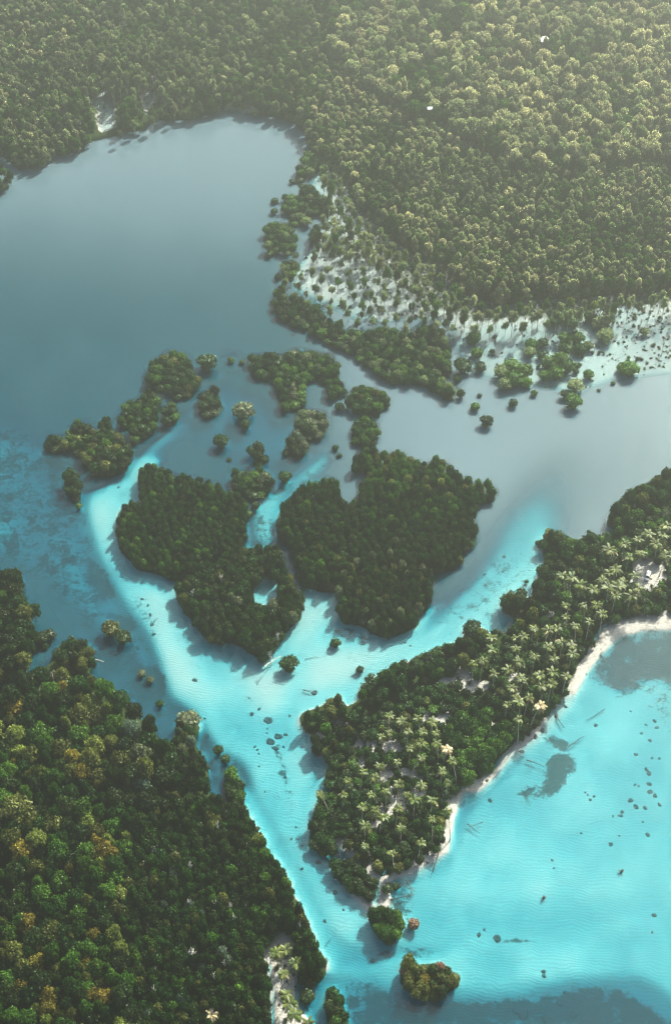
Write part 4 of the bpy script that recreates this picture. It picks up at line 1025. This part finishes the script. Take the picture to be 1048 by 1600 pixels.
def mass(name, items, kind, materials_tones):
    """one object: whatever is past the countable, instanced on points with geometry nodes"""
    if not items: return
    src = bpy.data.collections.new('sources_' + name)       # not linked to the scene
    idx = {}
    k = 0
    for t in materials_tones:
        for i in range(NVAR[kind]):
            o = bpy.data.objects.new(f'{k:03d}', MESH[kind, i, 'whole'].mesh(f'{name}_{t}', [LM[t], BARKOF[kind]]))
            src.objects.link(o); idx[t, i] = k; k += 1
    me = bpy.data.meshes.new(name)
    me.vertices.add(len(items))
    me.vertices.foreach_set('co', np.array([(c['x'], c['y'], c['z'] - .05) for c in items], np.float32).ravel())
    def att(n_, ty, vals, f='value'):
        a = me.attributes.new(n_, ty, 'POINT'); a.data.foreach_set(f, vals)
    att('pick', 'INT', np.array([idx[c['tone'], int(rng.integers(NVAR[kind]))] for c in items], np.int32))
    att('turn', 'FLOAT_VECTOR', np.array([(0, 0, rng.uniform(0, 6.28)) for c in items], np.float32).ravel(), 'vector')
    att('size', 'FLOAT_VECTOR', np.array([(c['r'], c['r'], c['h']) for c in items], np.float32).ravel(), 'vector')
    o = bpy.data.objects.new(name, me); col.objects.link(o); o['kind'] = 'stuff'
    ng = bpy.data.node_groups.new(name, 'GeometryNodeTree')
    ng.interface.new_socket('Geometry', in_out='INPUT', socket_type='NodeSocketGeometry')
    ng.interface.new_socket('Geometry', in_out='OUTPUT', socket_type='NodeSocketGeometry')
    gi = ng.nodes.new('NodeGroupInput'); go = ng.nodes.new('NodeGroupOutput')
    m2p = ng.nodes.new('GeometryNodeMeshToPoints')
    ci = ng.nodes.new('GeometryNodeCollectionInfo'); ci.inputs[0].default_value = src
    ci.inputs['Separate Children'].default_value = True; ci.inputs['Reset Children'].default_value = True
    iop = ng.nodes.new('GeometryNodeInstanceOnPoints'); iop.inputs['Pick Instance'].default_value = True
    def na(n_, ty):
        a = ng.nodes.new('GeometryNodeInputNamedAttribute'); a.data_type = ty; a.inputs[0].default_value = n_
        return [s for s in a.outputs if s.enabled and s.name == 'Attribute'][0]
    L = ng.links.new
    L(gi.outputs[0], m2p.inputs[0]); L(m2p.outputs[0], iop.inputs['Points'])
    L(ci.outputs[0], iop.inputs['Instance']); L(na('pick', 'INT'), iop.inputs['Instance Index'])
    L(na('turn', 'FLOAT_VECTOR'), iop.inputs['Rotation']); L(na('size', 'FLOAT_VECTOR'), iop.inputs['Scale'])
    L(iop.outputs[0], go.inputs[0])
    md = o.modifiers.new('plants', 'NODES'); md.node_group = ng
    return o
for kind, cap in (('mangrove', 300), ('broad', 300), ('swamp', 280), ('dead', 200)):
    cs = CAND[kind]
    vis = [c for c in cs if in_view(c)]
    vis.sort(key=lambda c: (0 if c.get('label') else 1, -c['rp']))
    top = vis[:cap]
    ids = {id(c) for c in top}
    rest = [c for c in cs if id(c) not in ids]
    auto_labels(top, SING[kind], PLURAL[kind])
    for c in top: place_thing(c)
    if kind != 'dead':
        mass({'mangrove': 'mangrove_forest', 'broad': 'rainforest', 'swamp': 'swamp_forest'}[kind], rest, kind, sorted({c['tone'] for c in rest}))
    print('KIND', kind, len(cs), 'in view', len(vis), 'things', len(top))
mass('undergrowth', CAND['shrub'], 'shrub', sorted({c['tone'] for c in CAND['shrub']}))

# ------------------------------------------------------------------ coconut palms
PALMS = [(878,899,1),(892,903,1),(905,913,1),(926,921,1),(910,945,0),(932,945,1),(940,959,1),(883,946,1),(883,964,1),(920,971,0),(898,978,0),(870,982,0),(856,985,0),(833,982,1),(817,994,0),(805,997,1),(768,996,1),(768,1015,1),(805,1013,1),(740,1036,1),(754,1032,0),(877,1003,1),(856,1011,0),(892,1008,0),(834,1025,0),(810,1034,1),(864,1029,0),(894,1022,0),(863,1050,1),(842,1055,1),(813,1060,0),(884,1057,0),(794,1046,0),(771,1053,0),(861,1069,1),(845,1072,0),
 (952,859,0),(975,850,1),(982,871,1),(1012,834,1),(1001,864,0),(1024,850,0),(1035,836,1),(1042,822,1),(1040,867,0),(996,843,0),(950,895,0),(975,911,0),(991,899,0),(950,917,0),(998,920,0),(961,931,0),(961,889,0),(940,905,0),(965,915,0),(985,930,0),
 (608,1118,1),(627,1126,0),(652,1122,1),(675,1128,0),(660,1143,1),(637,1143,0),(608,1145,0),(595,1151,1),(681,1145,1),(658,1162,1),(681,1162,1),(698,1170,2),(706,1189,1),(658,1185,0),(698,1223,1),(593,1197,1),(568,1206,1),(543,1219,1),(500,1241,1),(536,1242,1),(580,1242,1),(603,1237,1),(622,1225,0),(658,1227,0),(635,1242,0),(647,1250,1),(675,1250,1),(700,1267,1),(622,1263,1),(587,1265,1),(566,1261,1),(599,1277,1),(675,1280,1),(570,1290,1),(626,1294,1),(843,1103,2),(826,1090,1),(811,1097,1),(792,1101,0),(809,1124,1),(805,1088,0),(815,1063,0),(799,1075,0),(658,1317,1),(612,1333,0),(570,1322,0),
 (432,1489,1),(447,1483,0),(462,1505,1),(443,1521,1),(447,1554,1),(453,1568,1),(460,1585,1),(482,1598,1),(331,1585,2),(124,1257,0),(585,1215,0),(690,1205,0),(620,1190,0),(640,1170,0)]
FR = {k: [frond_geo(k, 200 + i).mesh('palm_frond_' + k, [LM['palm']]) for i in range(2)] for k in ('up', 'mid', 'low', 'dry')}
def palm_trunk(seed, bend):
    g = G(); r = np.random.default_rng(seed)
    n = 9; s = np.linspace(0, 1, n)
    pts = np.column_stack([bend * s ** 1.7, 0 * s, s * 1.0])
    rad = .16 * (1 - .35 * s) + .10 * np.exp(-s * 9) + .012 * (np.arange(n) % 2)
    g2 = G(); tube(g2, np.column_stack([pts[:, 0] * 12, pts[:, 1], pts[:, 2] * 12]), rad, 7)
    return g2.mesh('palm_trunk', [PALMB], True)
BENDS = [0.02, .10, .2, .34]
PT = [palm_trunk(i, b) for i, b in enumerate(BENDS)]
pal = []
for u, v, t in PALMS:
    tone = ['palm', 'palmy', 'palmdry'][t]
    if v < 935 and u > 940: reg = 'grove near the van clearing'
    elif v < 1080: reg = 'grove north of the bay beach'
    elif u > 780: reg = 'cluster over the bay shore'
    elif u < 500 and v > 1470: reg = 'sand strip beside the channel mouth'
    elif v < 1210: reg = 'grove in mid peninsula'
    else: reg = 'southern grove by the spit'
    pal.append(dict(u=u, v=v, tone=tone, region=reg))
for c in pal:
    if (c['u'], c['v']) == (500, 1241): c['label'] = 'palm leaning far out over the channel from the spur'
    if (c['u'], c['v']) == (331, 1585): c['label'] = 'straw-coloured palm-like tree low in the southern thicket'
    if (c['u'], c['v']) == (124, 1257): c['label'] = 'spiky dark palm inside the south-western rainforest'
auto_labels(pal, 'palm', 'palms')
for i, c in enumerate(pal):
    r_ = random.Random(500 + i)
    h = r_.uniform(11.5, 14.5); b = r_.choice([0, 0, 1, 1, 2])
    if c['v'] > 1470: h = r_.uniform(7, 9)
    lean_az = r_.uniform(0, 6.28)
    if (c['u'], c['v']) in ((706,1189), (658,1185), (700,1267), (843,1103)): b = 3
    if (c['u'], c['v']) == (500, 1241): b = 3; lean_az = math.radians(150); h = 11
    if (c['u'], c['v']) == (706, 1189): lean_az = math.radians(120)
    off = BENDS[b] * h
    tx, ty = P(c['u'], c['v'], h)
    bx_, by_ = tx - math.cos(lean_az) * off, ty - math.sin(lean_az) * off
    gz = max(-.2, float(ground_z(bx_, by_)[0]))
    hh = h - gz
    root = empty('coconut_palm', (bx_, by_, gz), lean_az)
    tag(root, c['label'], 'palm tree', 'coconut palms of the ' + c['region'])
    tr = part_obj(('palm', b), 'trunk', PT[b]); tr.scale = (h / 12,  1, hh / 12); tr.parent = root; col.objects.link(tr)
    size = r_.uniform(.58, .86)
    if c['v'] < 935: size *= 1.42
    elif c['v'] < 1110 or c['v'] > 1470: size *= 1.15
    nf = r_.randint(15, 20)
    mat = LM[c['tone']]
    for k in range(nf):
        f = k / nf
        kind = 'up' if f < .3 else ('mid' if f < .68 else 'low')
        m_ = mat
        if r_.random() < .07: kind = 'dry'; m_ = LM['palmdry']
        elif c['tone'] == 'palmy' and f > .45 and r_.random() < .55: m_ = LM['palm']
        vi = r_.randrange(2)
        o = part_obj(('frond', kind, vi), 'frond', FR[kind][vi], m_)
        o.location = (off, 0, hh)
        o.rotation_euler = (r_.uniform(-.25, .25), r_.uniform(-.15, .15), k * 2.39996 + r_.uniform(-.3, .3))
        o.scale = (size * r_.uniform(.85, 1.1),) * 3
        o.parent = root; col.objects.link(o)

# ------------------------------------------------------------------ coral heads and driftwood
def coral_mesh(seed):
    g = G(); r = np.random.default_rng(seed)
    vv, ff = ico(3)
    ph = r.uniform(0, 6, (4, 3))
    n = sum(np.sin(vv @ (r.normal(size=3) * (2 + 2 * j)) + ph[j, 0]) / (j + 2) for j in range(4))
    d = vv * (1 + .28 * n)[:, None]
    d[:, 2] = d[:, 2] * .45 - np.maximum(0, .5 - np.hypot(vv[:, 0], vv[:, 1])) * .5 * (vv[:, 2] > 0)
    g.add(d, ff)
    return g.mesh('coral_head', [CORAL], True)
CM = [coral_mesh(i) for i in range(4)]
HEADS = [(993,1177,3,'bay flats'),(1009,1199,3.4,'bay flats'),(1014,1206,4.2,'bay flats'),(1016,1236,4.5,'bay flats'),(1023,1242,4,'bay flats'),(984,1249,4.2,'bay flats'),(993,1259,4,'bay flats'),(1008,1260,3.5,'bay flats'),(1030,1256,3.5,'bay flats'),(971,1267,3,'bay flats'),(969,1273,3.2,'bay flats'),(1012,1302,4,'bay flats'),(967,1304,2,'bay flats'),(1013,1223,4,'bay flats'),(992,1224,2.4,'bay flats'),(997,1226,2.4,'bay flats'),(922,1248,2.6,'bay flats'),(918,1241,2,'bay flats'),(928,1243,2.2,'bay flats'),(914,1237,1.8,'bay flats'),(908,1300,2,'bay flats'),(957,1274,2,'bay flats'),(1004,1282,2,'bay flats'),(862,1343,2.2,'bay flats'),(865,1355,2,'bay flats'),(1021,1428,3.5,'bay flats'),(1019,1455,2,'bay flats'),(1002,1144,2.5,'bay flats'),(1015,1155,3,'bay flats'),(1022,1124,3.4,'bay flats'),(1026,1135,3,'bay flats'),(1009,1130,2.4,'bay flats'),(985,1110,2,'bay flats'),(930,1132,3,'bay flats'),(1030,1183,2.2,'bay flats'),(1018,1182,2.5,'bay flats'),
 (954,1317,3.6,''),(777,1466,6,''),(748,1459,4,''),(757,1451,2.4,''),(884,1546,3.6,''),(897,1581,7,''),(875,1561,5,''),(858,1588,11,''),(818,1578,9,''),(806,1574,6,''),(849,1517,3.4,''),(850,1523,3.4,''),
 (815,1174,3.6,'bay beach'),(836,1152,4,'bay beach'),(846,1141,4.2,'bay beach'),(868,1118,3.8,'bay beach'),(883,1104,3.2,'bay beach'),(765,1248,3.4,'bay beach'),(760,1221,2.4,'bay beach'),(868,1030,0,''),
 (419,1125,6.5,''),(434,1149,6.2,''),(424,1158,6.4,''),(430,1168,5,''),(453,1117,2.4,''),(405,1107,2.6,''),(447,1146,3.2,''),(394,1114,3.2,''),(418,1137,1.6,'channel sand'),(417,1143,1.6,'channel sand'),(445,1213,2.4,'channel sand'),(389,1090,1.6,'channel sand'),(398,1165,2.6,'channel sand'),(402,1170,2.4,'channel sand'),(404,1176,1.8,'channel sand'),(443,1165,2,'channel sand'),
 (498,1345,4.2,''),(472,1356,2.8,''),(508,1438,2.8,''),(523,1393,4,''),(462,1291,2,'channel sand'),(472,1320,2.2,'channel sand'),(536,1420,2,'channel sand'),(455,1310,2,'channel sand'),(414,1235,1.8,'channel sand'),(405,1196,2,'channel sand'),(582,1497,4,''),
 (235,960,3,'western sandbank'),(232,945,2.6,'western sandbank'),(238,975,3.2,'western sandbank'),(240,990,3.2,'western sandbank'),(222,935,2.4,'western sandbank'),(214,1005,4,'western sandbank'),(304,1062,4,'western sandbank'),(230,1007,2.4,'western sandbank'),(185,760,2.2,'western sandbank'),(320,1121,2,'western sandbank'),(324,1146,5,'western sandbank'),(492,1081,4.5,''),
 (787,838+90,2.2,'peninsula flats'),(738,946,2,'peninsula flats'),(758,912,2,'peninsula flats'),(788,868,3,'peninsula flats'),(757,895,2.4,'peninsula flats'),(641,1008,2,'peninsula flats'),(633,1003,2.4,'peninsula flats'),(445,1010,0,'')]
HL = {(954,1317):'single dark coral head north of the lone stump',(777,1466):'largest round boulder trailing a dark streak in the bay',(748,1459):'ringed boulder just left of the largest streaked one',(757,1451):'little rock above the ringed boulder',
 (884,1546):'small rock at the rim of the southern weed bed',(897,1581):'big rock trailing weed in the southern weed bed',(875,1561):'middle rock at the rim of the southern weed bed',(858,1588):'largest reef lump at the bottom of the photo',(818,1578):'wide reef lump at the left of the southern weed bed',(806,1574):'lesser reef lump left of the wide one',
 (849,1517):'upper of the two touching rocks on pale bay sand',(850,1523):'lower of the two touching rocks on pale bay sand',(419,1125):'flat ring-shaped coral patch at the tip of the white sandbar',(434,1149):'upper right of three big coral heads in the channel',(424,1158):'left one of three big coral heads in the channel',(430,1168):'lowest of three big coral heads, trailing a dark streak',
 (453,1117):'small coral head halfway to the palm peninsula',(405,1107):'tiny ring of coral left of the sandbar tip',(447,1146):'small head right of the three big channel ones',(394,1114):'elongated rock on the western side of the channel fork',
 (498,1345):'dark rock off the foot of the spur',(472,1356):'lone rock in mid channel across from the spur',(508,1438):'lone dark rock in the wide lower channel',(523,1393):'faint round coral patch off the sand tip',(582,1497):'round coral head where channel and bay meet',(492,1081):'knobbly coral patch above the peninsula tip'}
hs = []
for u, v, rp, reg in HEADS:
    if rp <= 0: continue
    hs.append(dict(u=u, v=v, rp=rp, region=reg, tone='dead', label=HL.get((u, v))))
TONE_WORD['dead'] = 'dark'
auto_labels(hs, 'coral head', 'coral heads')
for i, c in enumerate(hs):
    x, y = P(c['u'], c['v'], -.3); s = ppm(c['u'], c['v']); r = c['rp'] / s
    gz = float(ground_z(x, y)[0])
    o = bpy.data.objects.new('coral_head', CM[i % 4]); col.objects.link(o)
    o.location = (x, y, gz + .02); o.rotation_euler = (0, 0, rng.uniform(0, 6.28)); o.scale = (r * 1.05, r * rng.uniform(.7, 1), min(r, .8))
    tag(o, c['label'], 'coral head', 'coral heads' + (' of the ' + c['region'] if c['region'] else ' standing alone'))
def log(u1, v1, u2, v2, rad, label, mat=WETW, z=.12, branches=0, seed=0):
    x1, y1 = P(u1, v1, z); x2, y2 = P(u2, v2, z)
    r = np.random.default_rng(seed + int(u1)); L = math.hypot(x2 - x1, y2 - y1)
    g = G(); n = 6; s = np.linspace(0, 1, n)
    pts = np.column_stack([L * s, r.normal(0, .02 * L, n), .1 * np.sin(s * 3) + r.normal(0, .03, n)])
    tube(g, pts, rad * (1 - .6 * s) + .02, 7)
    tube(g, [pts[0] - [.3, 0, .1], pts[0]], [rad * 1.9, rad], 7)
    root = empty('driftwood_log', (x1, y1, z), math.atan2(y2 - y1, x2 - x1))
    tag(root, label, 'log')
    o = bpy.data.objects.new('trunk', g.mesh('log_trunk', [mat], True)); o.parent = root; col.objects.link(o)
    for b in range(branches):
        g = G(); q = pts[1 + b % 4]; an = r.uniform(.5, 1.2) * (1 if b % 2 else -1); bl = L * r.uniform(.2, .45)
        tube(g, [q, q + [math.cos(an) * bl * .5, math.sin(an) * bl * .5, .25], q + [math.cos(an) * bl, math.sin(an) * bl, .3]], [rad * .5, rad * .35, .02], 5)
        o = bpy.data.objects.new('branch', g.mesh('log_branch', [mat], True)); o.parent = root; col.objects.link(o)
log(928,1010,946,1034,.16,'long thin dark log running off the curved beach into the bay')
log(905,1042,918,1056,.12,'short dark log below the long one on the curved beach')
log(868,1117,881,1137,.22,'forked dark log by the bay shore rocks', branches=2)
log(824,1187,850,1197,.22,'dark log pointing at the weed patch in the bay', branches=1)
log(888,1166,912,1150,.22,'dark log slanting up beside the small weed patch', branches=1)
log(943,1109,915,1126,.16,'faint sunken log far out in the bay', z=-.3)
log(731,1288,749,1302,.18,'crossed log lying off the southern palm grove', branches=1)
log(752,1285,732,1293,.12,'thin pole across the crossed log')
log(686,1330,676,1362,.28,'fallen tree reaching from the grove into the bay', branches=3, z=.6)
log(668,1348,662,1346,.2,'stub of wood beside the fallen tree')
log(500,1241,522,1262,.0,'',) if False else None
log(604,1378,650,1392,.2,'bare tangled log on the neck of the sand tip', branches=4, z=.5)
log(612,1405,648,1398,.2,'lower tangled log on the neck of the sand tip', branches=4, z=.4)
log(636,1376,645,1398,.16,'upright tangled branch off the sand tip', branches=3, z=.5)
log(475,1078,492,1084,.2,'curved driftwood branch above the peninsula tip', branches=2)
log(550,1056,562,1048,.15,'thin stick beside the tiny round bush', z=-.2)
log(510,1475,520,1462,.1,'thin pole standing at the channel bend', z=-.4)
log(415,1040,438,1025,.25,'bare white trunk fallen off the triangular island tip', DEADW, .8, 2)
log(478,1035-5,500,1032-6,.1,'sunken twig right of the round dark bush', z=-.3)
log(150,1031,163,1034,.14,'white branch lying on the water by the forest knob', DEADW, .1)
log(290,1335,300,1350,.12,'fallen pale branch in the dark thicket', DEADW, 8)
log(520,1110,0,0,.0,'') if False else None
def stump(u, v, r, label):
    x, y = P(u, v, 0); g = G()
    root = empty('tree_stump', (x, y, float(ground_z(x, y)[0])), rng.uniform(0, 6)); tag(root, label, 'stump')
    tube(g, [(0, 0, 0), (.1, 0, 1.1), (.3, .1, 1.9)], [r * .6, r * .4, r * .22], 7)
    o = bpy.data.objects.new('stem', g.mesh('stump_stem', [WETW], True)); o.parent = root; col.objects.link(o)
    for k in range(6):
        g = G(); an = k * 1.05 + rng.uniform(-.3, .3); l = r * rng.uniform(.9, 1.8)
        tube(g, [(0, 0, .5), (math.cos(an) * l * .5, math.sin(an) * l * .5, .9), (math.cos(an) * l, math.sin(an) * l, .4 + .8 * rng.random())], [r * .4, r * .3, .05], 5)
        o = bpy.data.objects.new('root', g.mesh('stump_root', [WETW], True)); o.parent = root; col.objects.link(o)
stump(970,1361,.75,'dark forked stump poking out of the bay flats')
stump(849,1402,.8,'dark stump with one upright stick in the southern bay')

# ------------------------------------------------------------------ van in the clearing
def box(g, x0, x1, y0, y1, z0, z1, tx=0, ty=0, mi=0):
    v = [(x0, y0, z0), (x1, y0, z0), (x1, y1, z0), (x0, y1, z0), (x0 + tx, y0 + ty, z1), (x1 - tx, y0 + ty, z1), (x1 - tx, y1 - ty, z1), (x0 + tx, y1 - ty, z1)]
    g.add(v, [(3,2,1,0),(4,5,6,7),(0,1,5,4),(1,2,6,5),(2,3,7,6),(3,0,4,7)], mi)
WHITE = plain_mat('white_paint', (.78,.79,.80), .35, 2, .04)
GLASSM = plain_mat('dark_window_glass', (.02,.03,.04), .08, 1, .1)
TYRE = plain_mat('tyre_rubber', (.02,.02,.02), .9, 5, .2)
def obj_under(name, g, mat, parent, smooth=False, loc=None, rot=None):
    o = bpy.data.objects.new(name, g.mesh(name, [mat], smooth)); o.parent = parent; col.objects.link(o)
    if loc: o.location = loc
    if rot: o.rotation_euler = rot
    return o
vx, vy = P(1011, 902, 1.0)
vz = float(ground_z(vx, vy)[0])
van = empty('van', (vx, vy, vz + .02), math.radians(-112))
tag(van, 'white van parked on the sandy clearing among the palms', 'van')
g = G()
prof = [(-2.4,.35),(-2.45,1.0),(-2.35,1.95),(-2.1,2.1),(1.0,2.1),(1.75,1.25),(2.4,1.05),(2.45,.4)]
n = len(prof); vv = [(x, -.9 + (.1 if z > 1.4 else 0), z) for x, z in prof] + [(x, .9 - (.1 if z > 1.4 else 0), z) for x, z in prof]
g.add(vv, [list(range(n))[::-1], list(range(n, 2 * n))] + [[i, (i + 1) % n, n + (i + 1) % n, n + i] for i in range(n)])
body = obj_under('body', g, WHITE, van)
g = G(); g.add([(1.07,-.74,2.03),(1.07,.74,2.03),(1.74,.80,1.31),(1.74,-.80,1.31)], [(0,3,2,1)]); 
w_ = obj_under('windscreen', g, GLASSM, van); w_.location = (.03, 0, .03)
for sy in (-1, 1):
    for a, b in ((-1.9,-.9),(-.8,.1),(.2,1.0)):
        g = G(); box(g, a, b, sy * .86 - .03, sy * .86 + .03, 1.4, 1.9); obj_under('side_window', g, GLASSM, van)
    for xw in (-1.5, 1.5):
        g = G(); tube(g, [(0, -.12, 0), (0, .12, 0)], [.36, .36], 14); wh = obj_under('wheel', g, TYRE, van, loc=(xw, sy * .84, .36))
        g = G(); tube(g, [(0, -.13, 0), (0, .13, 0)], [.18, .18], 10); obj_under('rim', g, WHITE, wh)
    g = G(); box(g, 2.40, 2.47, sy * .65 - .15, sy * .65 + .15, .75, .95); obj_under('headlight', g, plain_mat('lamp_glass', (.6,.6,.55), .2), van)
for sx in (-.5, .3):
    for sy in (-.5, .5):
        pass
g = G(); box(g, -1.6, .4, -.6, -.55, 2.12, 2.17); obj_under('roof_rail', g, GLASSM, van)
g = G(); box(g, -1.6, .4, .55, .6, 2.12, 2.17); obj_under('roof_rail', g, GLASSM, van)
# crate beside the van
cx_, cy_ = P(1016.5, 904, .3)
g = G(); box(g, -.5, .5, -.8, .8, 0, .55, .04, .04)
o = bpy.data.objects.new('crate', g.mesh('crate', [plain_mat('yellow_ply', (.55,.48,.22), .7)])); col.objects.link(o)
o.location = (cx_, cy_, vz); o.rotation_euler = (0, 0, -.3); tag(o, 'pale yellow crate beside the white van', 'crate')

# ------------------------------------------------------------------ huts in the far forest
TIN = plain_mat('white_tin_roof', (.80,.83,.86), .4, 1, .06)
WOODW = plain_mat('weathered_boards', (.22,.17,.12), .85, 3, .3)
def hut(u, v, L, W, rz, label, zc=16):
    x, y = P(u, v, zc)
    gz = float(ground_z(x, y)[0])
    root = empty('hut', (x, y, gz), rz); tag(root, label, 'hut')
    H = zc - gz
    for sx in (-1, 1):
        for sy in (-1, 1):
            g = G(); box(g, sx * (L/2 - .3) - .12, sx * (L/2 - .3) + .12, sy * (W/2 - .3) - .12, sy * (W/2 - .3) + .12, -.3, H - 3); obj_under('stilt', g, WOODW, root)
    g = G(); box(g, -L/2 + .1, L/2 - .1, -W/2 + .1, W/2 - .1, H - 3, H - .4); obj_under('wall', g, WOODW, root)
    for sy in (-1, 1):
        g = G()
        g.add([(-L/2 - .4, 0, H + .6), (L/2 + .4, 0, H + .6), (L/2 + .4, sy * (W/2 + .5), H - .5), (-L/2 - .4, sy * (W/2 + .5), H - .5),
               (-L/2 - .4, 0, H + .5), (L/2 + .4, 0, H + .5), (L/2 + .4, sy * (W/2 + .5), H - .6), (-L/2 - .4, sy * (W/2 + .5), H - .6)],
              [(0,1,2,3),(7,6,5,4),(0,3,7,4),(1,5,6,2),(3,2,6,7),(0,4,5,1)])
        obj_under('roof', g, TIN, root)
    g = G(); box(g, L/2 - .12, L/2 - .05, -.5, .5, H - 2.9, H - 1); obj_under('door', g, GLASSM, root)
hut(848, 60, 5.2, 5.0, .5, 'white tin-roofed hut alone in the hazy northern forest', 21)
hut(671, 168, 2.6, 2.4, .2, 'tiny pale-roofed hut in the northern woods west of the larger hut', 17)
